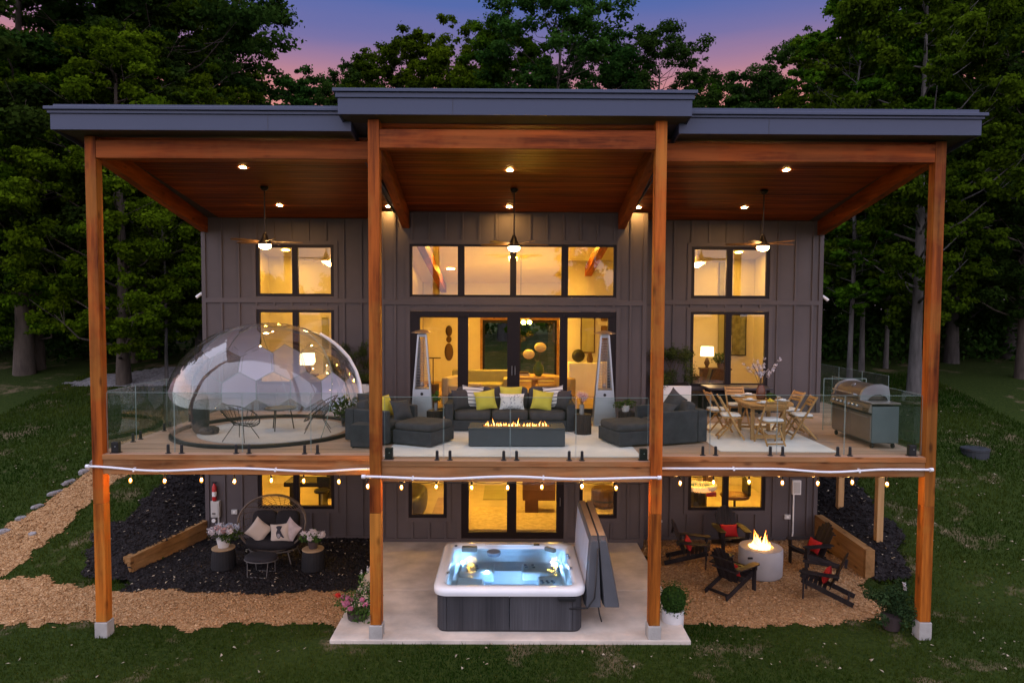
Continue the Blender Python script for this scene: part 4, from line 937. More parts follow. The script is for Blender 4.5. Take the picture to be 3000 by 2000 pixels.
# ribbed stump tables
m_stump = WOOD('dark_stump', (.018,.013,.012), (.06,.045,.04), 'z', knots=False)
def stump(label, x, y):
    t_ = thing('stump_table', label, 'side table', (x, y, ZD+.014), group='ribbed stump tables'); n = 48
    rr = lambda k: .17*(1+.035*(1 if k % 2 else -1))
    mb = MB(); mb.rings([[(rr(k)*math.cos(2*math.pi*k/n), rr(k)*math.sin(2*math.pi*k/n), z) for k in range(n)] for z in (0,.40)]); mb.obj('drum', m_stump, t_); MB().lathe([(.165,.401),(.165,.412)], 32).obj('top', m_stump, t_)
stump('dark ribbed stump table at the right end of the sofa', 1.55, 2.12); stump('dark ribbed stump table left of the sofa', -1.58, 2.55); stump('dark ribbed stump table behind the right ottoman', 2.52, 2.5)
m_vase = M('silver_vase', (.45,.45,.46), .25, metal=.7, var=.05, bmp=.03); m_petal = LEAF('pink_petal', (.45,.22,.22), (.75,.55,.52), .2, 0); m_wpetal = LEAF('white_petal', (.62,.56,.60), (.82,.78,.80), .2, 0); m_bluep = LEAF('blue_petal', (.42,.48,.62), (.68,.72,.8), .2, 0)
def vase(label, x, y, z, mat, pm, seed, h=.2, r=.05):
    t_ = thing('flower_vase', label, 'vase', (x, y, z)); rg = np.random.default_rng(seed)
    MB().lathe([(r,0),(r,h),(r*.85,h)], 14).obj('vase', mat, t_, smooth=False); s = MB()
    for k in range(7): a = k*.9; s.tube([(0,0,h*.5),(.05*math.cos(a),.05*math.sin(a),h+.14)], .004, 4)
    s.obj('stems', m_bark0, t_); C = [(rg.uniform(-.08,.08), rg.uniform(-.08,.08), h+rg.uniform(.08,.22)) for k in range(9)]; leafobj('blossoms', pm, t_, rg, C, [(.045,.045,.045)]*9, 420, .03, asp=.8)
vase('silver vase of pink flowers on the right stump table', 1.52, 2.12, ZD+.427, m_vase, m_petal, 21); vase('glass vase of twigs on the left stump table', -1.56, 2.55, ZD+.427, m_vase, m_green, 22, .16, .04)
t_ = thing('potted_succulent', 'small potted green plant on the stump table behind the right ottoman', 'plant', (2.5,2.5,ZD+.427)); MB().lathe([(.07,0),(.10,.13),(.09,.13)], 14).obj('pot', m_ivory, t_); leafobj('foliage', m_green, t_, np.random.default_rng(9), [(0,0,.18),(.12,0,.16),(-.14,0,.14)], [(.12,.11,.08)]*3, 260, .055)
# linear fire table
m_firet = M('fire_table_body', (.055,.06,.068), .6, var=.12, scale=2, bmp=.1); m_ember = M('lava_rock', (.05,.035,.03), .9, var=.5, scale=20, bmp=.5)
FLAME = []
def FLM(name, strength=26):
    m, t, b = newmat(name); t.nodes.remove(b); lw = nd(t, 'ShaderNodeLayerWeight'); lw.inputs[0].default_value = .5; tcn = nd(t, 'ShaderNodeTexCoord'); sp = nd(t, 'ShaderNodeSeparateXYZ'); t.links.new(tcn.outputs['Generated'], sp.inputs[0])
    c = ramp(t, sp.outputs['Z'], [(0, (1,.66,.24)), (.45, (1,.46,.08)), (1, (1,.20,.02))]); e = nd(t, 'ShaderNodeEmission'); e.inputs[1].default_value = strength; t.links.new(c, e.inputs[0])
    tr = nd(t, 'ShaderNodeBsdfTransparent'); mx = nd(t, 'ShaderNodeMixShader'); mr = nd(t, 'ShaderNodeMapRange'); mr.inputs['From Min'].default_value = .25; mr.inputs['From Max'].default_value = .95; mr.inputs['To Min'].default_value = .05; mr.inputs['To Max'].default_value = 1
    t.links.new(lw.outputs['Facing'], mr.inputs[0]); t.links.new(mr.outputs[0], mx.inputs[0]); t.links.new(e.outputs[0], mx.inputs[1]); t.links.new(tr.outputs[0], mx.inputs[2]); t.links.new(mx.outputs[0], t.nodes['Material Output'].inputs[0]); return m
m_flame = FLM('flame', 6); m_glow = EMIT('rock_fill_glow', (1.0,.30,.05), .9)  # rock glow is added to strengthen the firelight of the table
def flame(mb, x, y, z, h, r, rg):
    lean = rg.uniform(-.35,.35); ph = rg.uniform(0,6); pts = []; rs = []
    for i in range(8):
        u = i/7; pts.append((x+h*lean*u*u+.25*r*math.sin(ph+u*6), y+.2*r*math.cos(ph+u*5), z+h*u)); rs.append(r*max(.04, (math.sin(math.pi*min(1,u*.8+.2)))**1.2*(1-u*.75)))
    mb.tube(pts, rs, 8)
ft = thing('fire_table', 'long charcoal fire table with a row of flames in front of the sofa', 'fire table', (.155, .98, ZD+.014))
MB().box(-.905,.905,-.28,.28,.02,.335).obj('body', m_firet, ft, bev=.006); 
tp = MB(); tp.box(-.91,.91,-.29,-.10,.336,.362); tp.box(-.91,.91,.10,.29,.336,.362); tp.box(-.91,-.66,-.099,.099,.336,.362); tp.box(.66,.91,-.099,.099,.336,.362); tp.obj('top', m_firet, ft, bev=.003, seg=1)
MB().box(-.655,.655,-.095,.095,.325,.350).obj('burner_tray', m_ember, ft); rg = random.Random(5); mb = MB()
for k in range(60): mb.ell((rg.uniform(-.62,.62), rg.uniform(-.07,.07), .352), (.022,.02,.016), 6, 4)
mb.obj('lava_rocks', m_glow, ft)
for k in range(26):
    x = -.60+1.2*(k+.5)/26+rg.uniform(-.02,.02); mb = MB(); flame(mb, x, rg.uniform(-.03,.03), .352, rg.choice([.03,.05,.07,.10]) if k not in (3,13) else .16, rg.uniform(.010,.018), rg); mb.obj('flame', m_flame, ft, smooth=True)
# ================================================================== dining set
m_teak = WOOD('teak', (.30,.15,.05), (.56,.33,.14), 'z', knots=False, fine=12); m_teakx = WOOD('teak_top', (.30,.15,.05), (.58,.34,.14), 'y', knots=False, fine=10)
m_seat = M('white_seat_pad', (.74,.72,.72), .9, var=.05, bmp=.2)
dt = thing('dining_table', 'oval teak dining table on the right of the deck', 'dining table', (5.22, 2.02, ZD+.014), R_(-6))
poly = [(.52*math.copysign(abs(math.cos(a))**.55, math.cos(a)), .95*math.copysign(abs(math.sin(a))**.75, math.sin(a))) for a in [2*math.pi*k/32 for k in range(32)]]
tt = MB().prism(poly, .715, .745).obj('top', m_teakx, dt, bev=.006)
MB().prism([(x*.85, y*.88) for x, y in poly], .64, .713).obj('apron', m_teak, dt)
for sx_ in (-1,1):
    for sy_ in (-1,1): MB().box(sx_*.30-.035, sx_*.30+.035, sy_*.55-.035, sy_*.55+.035, 0, .64).obj('leg', m_teak, dt, bev=.006)
for sy_ in (-1,1): MB().box(-.265,.265, sy_*.55-.025, sy_*.55+.025, .06, .11).obj('stretcher', m_teak, dt)
MB().box(-.03,.03,-.525,.525,.065,.105).obj('stretcher', m_teak, dt)
ch0 = None
def dchair(label, x, y, rz):
    global ch0
    if ch0 is not None: return dup(ch0, (x, y, ZD+.014), rz, label)
    c = thing('folding_chair', label, 'chair', (x, y, ZD+.014), rz, group='folding teak chairs round the dining table')   # faces +y, back at -y
    for s_ in (-1,1):
        MB().bar((.21*s_,.26,0),(.20*s_,-.235,.86), .03, .034, (0,1,0)).obj('back_leg', m_teak, c, bev=.004, seg=1)     # long leg, foot in front, top at the back
        MB().bar((.175*s_,-.25,0),(.175*s_,.16,.47), .026, .032, (0,1,0)).obj('front_leg', m_teak, c, bev=.004, seg=1)
    P = lambda z: .26-.495*z/.86
    for z in (.82,.755,.69): MB().bar((-.19,P(z)-.012,z),(.19,P(z)-.012,z), .018, .055 if z != .755 else .06, (0,-.5,.86)).obj('back_slat', m_teak, c, bev=.003, seg=1)
    MB().box(-.195,.195,-.17,.21,.425,.45).obj('seat', m_teak, c, bev=.004, seg=1); mb = MB(); mb.ell((0,.01,.478), (.195,.19,.03), 24, 8, .5, .3); mb.obj('seat_pad', m_seat, c, smooth=True)
    MB().bar((-.175,-.215,.04),(.175,-.215,.04), .022, .03).obj('stretcher', m_teak, c); MB().bar((-.2,.215,.08),(.2,.215,.08), .022, .03).obj('stretcher', m_teak, c)
    ch0 = c; return c
dchair('folding teak chair nearest the camera, seen from behind', 5.08, 1.10, R_(4)); dchair('folding teak chair on the left side of the table, nearer one', 4.48, 1.72, R_(-100)); dchair('folding teak chair on the left side of the table, farther one', 4.46, 2.5, R_(-84))
dchair('folding teak chair on the right side of the table, nearer one', 5.95, 1.75, R_(84)); dchair('folding teak chair on the right side of the table, farther one', 6.0, 2.48, R_(98)); dchair('folding teak chair at the far end of the table', 5.12, 3.22, R_(180))
m_plate = M('pale_plate', (.66,.64,.62), .3, var=.05, bmp=0); m_napk = M('white_napkin', (.75,.73,.72), .9, var=.05)
for i, (x, y, lb) in enumerate([(5.05,1.40,'nearest place setting'),(4.92,1.85,'left nearer place setting'),(4.88,2.45,'left farther place setting'),(5.55,1.75,'right nearer place setting'),(5.60,2.35,'right farther place setting'),(5.2,2.72,'far end place setting')]):
    t_ = thing('place_setting', 'grey plate with a folded napkin, '+lb+' on the dining table', 'plate', (x, y, ZD+.762), rnd.uniform(0,3), group='place settings on the dining table')
    MB().lathe([(.09,0),(.14,.012),(.145,.016),(.09,.008)], 20).obj('plate', m_plate, t_); mb = MB(); mb.ell((0,0,.03), (.075,.05,.02), 12, 6, .6, .6); mb.obj('napkin', m_napk, t_, smooth=True)
m_glass_br = M('brown_vase', (.12,.045,.025), .25, var=.2, bmp=.05)
t_ = thing('blossom_vase', 'tall brown vase of white blossom branches on the dining table', 'vase', (5.22, 2.05, ZD+.761)); MB().lathe([(.075,0),(.095,.05),(.085,.22),(.06,.27),(.065,.29)], 16).obj('vase', m_glass_br, t_, smooth=True)
rg = np.random.default_rng(31); s = MB(); C = []
for k in range(16):
    a = rg.uniform(0,6.28); l = rg.uniform(.25,.55); sp = rg.uniform(.05,.42) if k > 4 else .05; e = (sp*math.cos(a), sp*math.sin(a)*.6, .3+l); s.tube([(0,0,.2),(e[0]*.35,e[1]*.35,.3+l*.5),e], .004, 4)
    for q in range(5): u = rg.uniform(.55,1.05); C.append((e[0]*u+rg.uniform(-.03,.03), e[1]*u+rg.uniform(-.03,.03), .3+l*u*.97))
s.obj('branches', m_bark0, t_); leafobj('blossoms', m_wpetal, t_, rg, C, [(.03,.03,.03)]*len(C), 900, .028, asp=.9)
t_ = thing('salad_bowl', 'dark bowl of greens on the dining table', 'bowl', (5.42, 2.0, ZD+.761)); MB().lathe([(.06,0),(.12,.06),(.11,.06)], 18).obj('bowl', m_stump, t_, smooth=True); leafobj('greens', m_green, t_, rg, [(0,0,.08)], [(.1,.1,.05)], 160, .05)
m_yell2 = M('yellow_cloth', (.6,.42,.03), .8); t_ = thing('yellow_napkin', 'bright yellow folded cloth beside the vase on the dining table', 'napkin', (5.30,1.72,ZD+.762), R_(30)); MB().add([(-.07,-.05,0),(.07,-.05,0),(.07,.05,0),(-.07,.05,0),(-.02,0,.07),(.03,.01,.05)], [(3,2,1,0),(0,1,5,4),(1,2,5),(2,3,4,5),(3,0,4)]).obj('cloth', m_yell2, t_)
# black side table under the right window
t_ = thing('bar_table', 'long black table against the wall below the right window', 'table', (5.62, 4.75, ZD)); MB().box(-.78,.78,-.36,.40,.67,.72).obj('top', M('black_gloss', (.05,.045,.055), .3, spec=.7, bmp=0), t_, bev=.006)
for sx_ in (-1,1):
    for sy_ in (-1,1): MB().box(sx_*.68-.03,sx_*.68+.03,sy_*.28-.03,sy_*.28+.03,0,.67).obj('leg', m_frame, t_)
MB().box(-.65,.65,.245,.275,.3,.66).obj('back_panel', m_frame, t_); MB().box(-.64,.64,-.24,.24,.12,.15).obj('shelf', m_frame, t_)
t_ = thing('low_bench', 'dark wooden bench left of the black table', 'bench', (4.66, 5.0, ZD)); MB().box(-.2,.2,-.2,.2,.5,.55).obj('seat', m_stump, t_)
for sx_ in (-1,1): MB().box(sx_*.16-.02,sx_*.16+.02,-.18,.18,0,.5).obj('leg', m_stump, t_)
# ================================================================== gas grill
m_lid = M('grill_lid', (.11,.095,.08), .4, metal=.45, var=.1, bmp=.03); m_cart = M('grill_cart', (.13,.16,.17), .45, metal=.2, var=.06, bmp=.03); m_ssd = M('steel_doors', (.30,.27,.25), .35, metal=.8, var=.06, bmp=.04)
g = thing('gas_grill', 'stainless gas grill cart with a domed lid at the right deck corner', 'grill', (7.08, 1.50, ZD+.0))    # front faces -x, long side along y
gb = MB().box(-.245,.26,-.78,.78,.11,.80).obj('cart', m_cart, g, bev=.008)
for y0, y1 in ((-.765,-.005),(.005,.765)):
    dd = MB().box(-.27,-.247,y0,y1,.14,.62).obj('door', m_ssd, g, bev=.004, seg=1); MB().bar((-.29,y0+.06,.59),(-.29,y1-.06,.59), .018, .018).obj('handle', m_steel, dd)
MB().box(-.268,-.247,-.765,.765,.64,.665).obj('drip_rail', m_black, g)
cp = MB().add([(-.25,-.77,.67),(-.25,.77,.67),(-.25,.77,.84),(-.25,-.77,.84),(-.315,-.77,.69),(-.315,.77,.69),(-.28,.77,.83),(-.28,-.77,.83)], [(0,1,2,3),(4,7,6,5),(0,4,5,1),(3,2,6,7),(0,3,7,4),(1,5,6,2)]).obj('control_panel', m_ssd, g)
for k in range(7):
    kb = MB().lathe([(.03,0),(.032,.015),(.022,.04),(.0,.042)], 12).obj('knob', m_steel, g, smooth=True); kb.matrix_local = Matrix.Translation((-.30,.62-k*.16,.76)) @ Matrix.Rotation(R_(-78),4,'Y')
for z in (.70,.725,.75): MB().bar((-.312,-.74,z),(-.312,-.55,z), .006, .012).obj('vent_slot', m_black, g)
MB().box(-.28,.28,-.80,.80,.842,.872).obj('worktop', m_ssd, g, bev=.006)
def lidsec(y, s=1.0):
    pts = [(-.27,.875),(-.275,.93),(-.25,1.02),(-.17,1.10),(-.05,1.15),(.10,1.16),(.22,1.11),(.25,.98),(.25,.875)]; return [(x*s, y, .875+(z-.875)*s) for x, z in pts]
lid = MB().rings([lidsec(-.36), lidsec(.62)]).obj('lid', m_lid, g, bev=.015)
for y0, y1 in ((-.42,-.362),(.622,.68)):
    mb = MB(); outer = [(-.30,.874),(-.29,.96),(-.25,1.06),(-.17,1.13),(-.04,1.175),(.12,1.185),(.25,1.14),(.28,1.0),(.285,.874),(.24,.874),(.20,.95),(.10,.99),(-.02,.98),(-.10,.93),(-.15,.876)]
    n = len(outer); mb.add([(x,y0,z) for x,z in outer]+[(x,y1,z) for x,z in outer], [tuple(range(n)), tuple(range(2*n-1,n-1,-1))]+[(i,n+i,n+(i+1)%n,(i+1)%n) for i in range(n)]); mb.obj('lid_end', m_steel, lid)
MB().tube([(-.30,-.30,.96),(-.36,-.30,.98),(-.36,.56,.98),(-.30,.56,.96)], .014, 8).obj('lid_handle', m_steel, lid); MB().lathe([(.05,0),(.05,.02)], 14).obj('thermometer', m_steel, lid).matrix_local = Matrix.Translation((-.15,.13,1.115)) @ Matrix.Rotation(R_(-40),4,'Y')
for sx_ in (-1,1):
    for sy_ in (-1,1): wmb = MB().lathe([(.045,-.018),(.048,0),(.045,.018)], 14).obj('caster', m_black, g); wmb.matrix_local = Matrix.Translation((.2*sx_,.70*sy_,.05)) @ Matrix.Rotation(R_(90),4,'Y')
t_ = thing('wind_screen', 'upright clear glass screen standing behind the grill', 'screen', (7.35, 2.75, ZD)); MB().add([(-.5,0,.1),(.42,0,.1),(.42,0,1.12),(-.5,0,1.12)], [(0,1,2,3)]).obj('glass', m_glass_rail, t_); MB().bar((-.5,0,1.125),(.42,0,1.125), .012, .012).obj('edge', m_edge, t_)
for x in (-.5,.42): MB().bar((x,0,0),(x,0,1.12), .012, .012, (1,0,0)).obj('post', m_edge, t_)
# ================================================================== egg chair
m_blackfab = M('black_cushion', (.016,.015,.019), .9, var=.2, bmp=.4, bscale=140)
m_rattan = M('grey_rattan', (.13,.10,.08), .6, var=.2, scale=8); m_iron = M('grey_iron', (.10,.095,.095), .5, var=.1)
ec = thing('egg_chair', 'round rattan egg love seat against the lower wall', 'chair', (-5.50, 3.75, 0), 0)
def rim(a, s=1.0, back=0.0):     # big hoop, leaning back
    x = .79*math.cos(a)*s; v_ = math.sin(a)*s; return (x, -.22+.30*(v_+1)*.5+back, .90+.62*v_+.0)
MB().tube([rim(2*math.pi*k/40) for k in range(40)], .022, 8, closed=True).obj('hoop', m_rattan, ec, smooth=True)
def basket(u, v_):               # u angle, v 0 (rim) .. 1 (back pole)
    r = math.cos(v_*math.pi/2); dep = .62*math.sin(v_*math.pi/2); x, y, z = rim(u, r); return (x, y+dep, z)
mb = MB()
for k in range(24): mb.tube([basket(2*math.pi*k/24, j/7) for j in range(8)], .007, 4)
mb.obj('ribs', m_rattan, ec)
mb = MB()
for j in range(1, 15): mb.tube([basket(2*math.pi*k/32, (j/15)*.95) for k in range(32)], .0055, 4, closed=True)
mb.obj('weave', m_rattan, ec)
mb = MB(); mb.ell((0,.02,.44), (.62,.38,.11), 24, 8, .5, .7); mb.obj('seat_cushion', m_blackfab, ec, smooth=True)
for s_ in (-1,1):
    mb = MB(); mb.M = Matrix.Translation((.27*s_,.26,.80)) @ Matrix.Rotation(R_(-16),4,'X') @ Matrix.Rotation(R_(-6*s_),4,'Z'); mb.ell((0,0,0), (.29,.10,.30), 20, 8, .5, .45); mb.obj('back_cushion', m_blackfab, ec, smooth=True)
MB().tube([(.56*math.cos(2*math.pi*k/24), .05+.42*math.sin(2*math.pi*k/24), .29) for k in range(24)], .014, 6, closed=True).obj('base_ring', m_iron, ec)
for sx_ in (-1,1):
    for sy_ in (-1,1): MB().tube([(.42*sx_,.05+.28*sy_,.29),(.52*sx_,.05+.36*sy_,0)], .013, 6).obj('leg', m_iron, ec)
m_cream = M('cream_fabric', (.55,.48,.42), .9, var=.08, bmp=.3, bscale=140); m_blush = M('blush_fabric', (.50,.42,.42), .9, var=.15, scale=10, bmp=.4, bscale=90)
pillow('cream pillow standing on a corner at the left of the egg chair', (-5.78,3.63,.74), (-20,38,4), .46,.46, m_cream)
bp = pillow('cream pillow printed with a dark bird in the egg chair', (-5.28,3.60,.70), (-20,-6,0), .46,.42, m_cream)
m_print = M('bird_print', (.035,.035,.05), .9, bmp=0); m_print2 = M('bird_belly', (.28,.27,.29), .9, bmp=0)
def onpillow(pts, mat, nm, lift=.013):          # flat print following the pillow's front face
    mb = MB(); vs = []
    for x, z in pts:
        u, v_ = x/.23, z/.21; k = (max(0,1-abs(u)**2.6)*max(0,1-abs(v_)**2.6))**.5; vs.append((x, -.08*k-lift, z))
    cx_ = sum(p[0] for p in vs)/len(vs); cz_ = sum(p[2] for p in vs)/len(vs); u, v_ = cx_/.23, cz_/.21; k = (max(0,1-abs(u)**2.6)*max(0,1-abs(v_)**2.6))**.5
    n = len(vs); mb.add(vs+[(cx_, -.08*k-lift, cz_)], [(i,(i+1)%n,n) for i in range(n)]); mb.obj(nm, mat, bp)
onpillow([(-.07,.125),(-.03,.15),(.02,.15),(.08,.135),(.03,.115),(.035,.06),(.06,.0),(.09,-.06),(.13,-.13),(.09,-.125),(.05,-.09),(.02,-.13),(-.02,-.13),(-.05,-.08),(-.06,.0),(-.03,.08)], m_print, 'printed_bird'); onpillow([(-.02,-.02),(.02,-.03),(.045,-.08),(.01,-.118),(-.02,-.115),(-.035,-.07)], m_print2, 'printed_belly', .018)
pillow('shiny blush pillow at the right of the egg chair', (-5.05,3.66,.74), (-18,28,-30), .44,.44, m_blush)
fs_ = thing('footstool', 'dark oval footstool in front of the egg chair', 'footstool', (-5.45, 2.86, 0), R_(-8))
mb = MB(); mb.ell((0,0,.40), (.36,.26,.065), 22, 8, .6, .8); mb.obj('cushion', m_blackfab, fs_, smooth=True); MB().tube([(.37*math.cos(2*math.pi*k/24), .27*math.sin(2*math.pi*k/24), .36) for k in range(24)], .012, 6, closed=True).obj('frame_ring', m_iron, fs_)
for sx_ in (-1,1):
    for sy_ in (-1,1): MB().tube([(.24*sx_,.16*sy_,.36),(.22*sx_,.20*sy_,0)], .010, 6).obj('leg', m_iron, fs_)
MB().tube([(-.22,-.2,.012),(.22,-.2,.012)], .010, 6).obj('foot_bar', m_iron, fs_); MB().tube([(-.22,.2,.012),(.22,.2,.012)], .010, 6).obj('foot_bar', m_iron, fs_)
m_drum = M('black_drum', (.007,.007,.009), .7, var=.2, bmp=.25, bscale=60); m_oak = WOOD('oak_top', (.30,.20,.11), (.50,.36,.22), 'x', knots=False)
def drum(label, x, y, r):
    t_ = thing('drum_table', label, 'side table', (x, y, 0), group='black drum tables'); MB().lathe([(r*.94,0),(r*1.04,.04),(r*1.02,.25),(r*.93,.46)], 24).obj('drum', m_drum, t_, smooth=False); MB().lathe([(r*.94,.462),(r*.97,.47),(r*.97,.49),(r*.94,.495)], 24).obj('top', m_oak, t_)
drum('black drum table with a wooden top left of the egg chair', -6.43, 3.22, .26); drum('black drum table with a wooden top right of the egg chair', -4.39, 3.16, .25)
m_potw = M('white_pot', (.56,.55,.55), .6, var=.08, bmp=.1); m_potd = M('dark_pot', (.05,.035,.035), .6)
def flowers(label, x, y, z, pm, mats, seed, n, R0, rpot, hpot, size=.05):
    t_ = thing('flower_pot', label, 'flower pot', (x, y, z)); rg = np.random.default_rng(seed); MB().lathe([(rpot*.75,0),(rpot,hpot),(rpot*.9,hpot)], 18).obj('pot', pm, t_, smooth=False); MB().lathe([(rpot*.9,hpot-.02),(rpot*.01,hpot-.015)], 14).obj('soil', m_mulch, t_)
    leafobj('foliage', m_green, t_, rg, [(rg.uniform(-R0,R0)*.7, rg.uniform(-R0,R0)*.7, hpot+rg.uniform(.02,R0*.55)) for k in range(10)], [(R0*.42,R0*.42,R0*.32)]*10, 500, .06)
    per = max(1, n//len(mats))
    for i, m_ in enumerate(mats):
        C = []
        for k in range(per):
            a = rg.uniform(0,6.28) if len(mats) > 2 else 6.28*(k+i/len(mats))/per; q = R0*rg.uniform(.25,1.0); C.append((q*math.cos(a), q*math.sin(a), hpot+R0*.55+.25*R0*rg.uniform(-.6,1.3)*(1.2-q/R0)))
        leafobj('blossoms', m_, t_, rg, C, [(size,size,size*.8)]*per, 130*per, .034, asp=.85, shell=.8)
    return t_
m_pinkp = LEAF('pink_blossom', (.50,.12,.24), (.78,.34,.44), .2, 0); m_redp = LEAF('red_blossom', (.45,.02,.02), (.7,.05,.04), .2, 0); m_purp = LEAF('purple_blossom', (.30,.10,.26), (.48,.22,.42), .2, 0)
flowers('white pot of blue and white hydrangeas on the left drum table', -6.43, 3.22, .497, m_potw, [m_bluep, m_wpetal, m_bluep, m_wpetal, m_wpetal, m_petal], 41, 18, .34, .15, .2, .072)
flowers('dark pot of white geraniums on the right drum table', -4.39, 3.16, .497, m_potd, [m_wpetal, m_wpetal], 42, 13, .25, .12, .17, .06)
# potted plants by the posts
t_ = flowers('pot of pink and red flowers beside the post left of the hot tub', -2.75, .30, SLAB*0+.02, m_potd, [m_pinkp, m_pinkp, m_pinkp], 43, 12, .36, .2, .32, .04)
rg = np.random.default_rng(8); leafobj('tall_foliage', m_green, t_, rg, [(.12,.1,.72),(.06,.06,.86),(.22,.05,.7),(.3,.0,.6),(-.1,.05,.55),(.14,.1,1.0)], [(.10,.09,.16),(.06,.06,.14),(.08,.08,.16),(.12,.12,.16),(.2,.2,.15),(.03,.03,.10)], 900, .055, asp=.35); leafobj('white_spikes', m_wpetal, t_, rg, [(.16,.1,1.06),(.32,.02,.86),(.05,.08,.98)], [(.02,.02,.07)]*3, 120, .025); leafobj('red_bloom', m_redp, t_, rg, [(-.34,-.1,.66)], [(.05,.05,.04)], 140, .03)
t_ = thing('topiary_pot', 'round clipped topiary ball in a white pot beside the right patio post', 'topiary', (3.02, .22, .02)); MB().lathe([(.16,0),(.19,.05),(.2,.40),(.185,.42),(.17,.38)], 22).obj('pot', m_potw, t_, smooth=True)
leafobj('ball', LEAF('boxwood', (.012,.035,.008), (.05,.10,.02), .15, 0), t_, np.random.default_rng(3), [(0,0,.60)], [(.225,.225,.225)], 5200, .035, asp=.6, shell=.9); mb = MB(); mb.ell((0,0,.6), (.2,.2,.2), 14, 10); mb.obj('core', M('ball_core', (.008,.016,.006), .9), t_)
t_ = thing('post_shrub', 'dark leafy potted shrub beside the rightmost post', 'shrub', (7.12, .38, .0)); t_.scale = (.85,.85,.85); MB().lathe([(.16,0),(.22,.3),(.2,.3)], 16).obj('pot', m_potd, t_); rg = np.random.default_rng(18)
leafobj('foliage', LEAF('dark_garden_leaf', (.010,.024,.010), (.045,.08,.03), .2, 0), t_, rg, [(rg.uniform(-.42,.42), rg.uniform(-.3,.3), rg.uniform(.25,.95)) for k in range(26)], [(.15,.14,.13)]*26, 2600, .075, asp=.45); leafobj('blossoms', m_wpetal, t_, rg, [(.22,-.05,1.02),(.28,0,.9)], [(.04,.03,.05)]*2, 60, .03)

# ================================================================== hot tub
m_acr = M('white_acrylic', (.76,.78,.82), .18, var=.04, scale=2, bmp=0, spec=.5, coat=.3); m_cab = WOOD('tub_cabinet', (.028,.028,.032), (.075,.074,.082), 'z', knots=False, fine=24, rough=.6)
m_shell = M('tub_shell', (.84,.87,.90), .3, var=.05, bmp=0); m_jet = M('jet_ring', (.20,.24,.30), .35, metal=.3, bmp=0)
TY0, TY1, TXH, TZ = -.30, 2.12, 1.335, .80
TX = .03; TCY = (TY0+TY1)/2; TYH = (TY1-TY0)/2
tub = thing('hot_tub', 'square hot tub with a white rim, grey cabinet and lit blue water', 'hot tub', (TX, TCY, SLAB))
def rrect(hx, hy, r, z, n=6):
    out = []
    for cx_, cy_, a0 in ((hx-r,hy-r,0),(-hx+r,hy-r,90),(-hx+r,-hy+r,180),(hx-r,-hy+r,270)):
        for k in range(n+1): a = R_(a0+90*k/n); out.append((cx_+r*math.cos(a), cy_+r*math.sin(a), z))
    return out
MB().rings([rrect(TXH-.07, TYH-.07, .16, z) for z in (.0,.0301,.08)]).obj('cabinet_core', m_black, tub)
for s_ in (-1,1):
    for k in range(2):
        L_ = TXH-.23; MB().box(-L_+k*L_+.006, k*L_-.006 if k == 0 else L_-.006, s_*(TYH-.065)-.012, s_*(TYH-.065)+.012, .03, .665).obj('cabinet_panel', m_cab, tub, bev=.004, seg=1)
    L_ = TYH-.23; MB().box(s_*(TXH-.065)-.012, s_*(TXH-.065)+.012, -L_, L_, .03, .665).obj('cabinet_panel', m_cab, tub, bev=.004, seg=1)
for sx_ in (-1,1):
    for sy_ in (-1,1):
        cxx, cyy = sx_*(TXH-.23), sy_*(TYH-.23); arc = [(cxx+sx_*.178*math.cos(R_(90*k/6)), cyy+sy_*.178*math.sin(R_(90*k/6))) for k in range(7)]
        mb = MB(); vs = [(x,y,.03) for x,y in arc]+[(x,y,.665) for x,y in arc]; mb.add(vs, [(k,k+1,8+k,7+k) for k in range(6)]); mb.obj('corner_panel', m_cab, tub, smooth=True)
# rim: outer lip, flat top, inner edge, then the shell down to the foot well
ring = [rrect(TXH,TYH,.24,.66), rrect(TXH+.012,TYH+.012,.25,.70), rrect(TXH+.01,TYH+.01,.25,.77), rrect(TXH-.03,TYH-.03,.23,.80), rrect(TXH-.14,TYH-.14,.2,.80), rrect(TXH-.18,TYH-.18,.19,.775), rrect(TXH-.20,TYH-.20,.19,.70)]
n = len(ring[0]); mb = MB(); mb.add([p for r in ring for p in r], [(i*n+k, i*n+(k+1)%n, (i+1)*n+(k+1)%n, (i+1)*n+k) for i in range(len(ring)-1) for k in range(n)]); mb.obj('rim', m_acr, tub, smooth=True)
ring = [rrect(TXH-.20,TYH-.20,.19,.70), rrect(TXH-.24,TYH-.24,.19,.46), rrect(TXH-.34,TYH-.34,.18,.40), rrect(TXH-.62,TYH-.56,.18,.385), rrect(TXH-.68,TYH-.62,.16,.14), rrect(.1,.1,.08,.10)]
mb = MB(); mb.add([p for r in ring for p in r], [(i*n+k, i*n+(k+1)%n, (i+1)*n+(k+1)%n, (i+1)*n+k) for i in range(len(ring)-1) for k in range(n)]+[tuple((len(ring)-1)*n+k for k in range(n))]); mb.obj('shell', m_shell, tub, smooth=False)
def bol(x0, x1, y0, y1, z, nm='seat'): MB().box(x0,x1,y0,y1,.3,z).obj(nm, m_shell, tub, bev=.05, seg=4)
bol(-1.0,-.30,.28,.86,.50); bol(.25,1.0,.36,.86,.48); bol(-1.02,-.48,-.85,.15,.44); bol(.55,1.02,-.55,.25,.46)
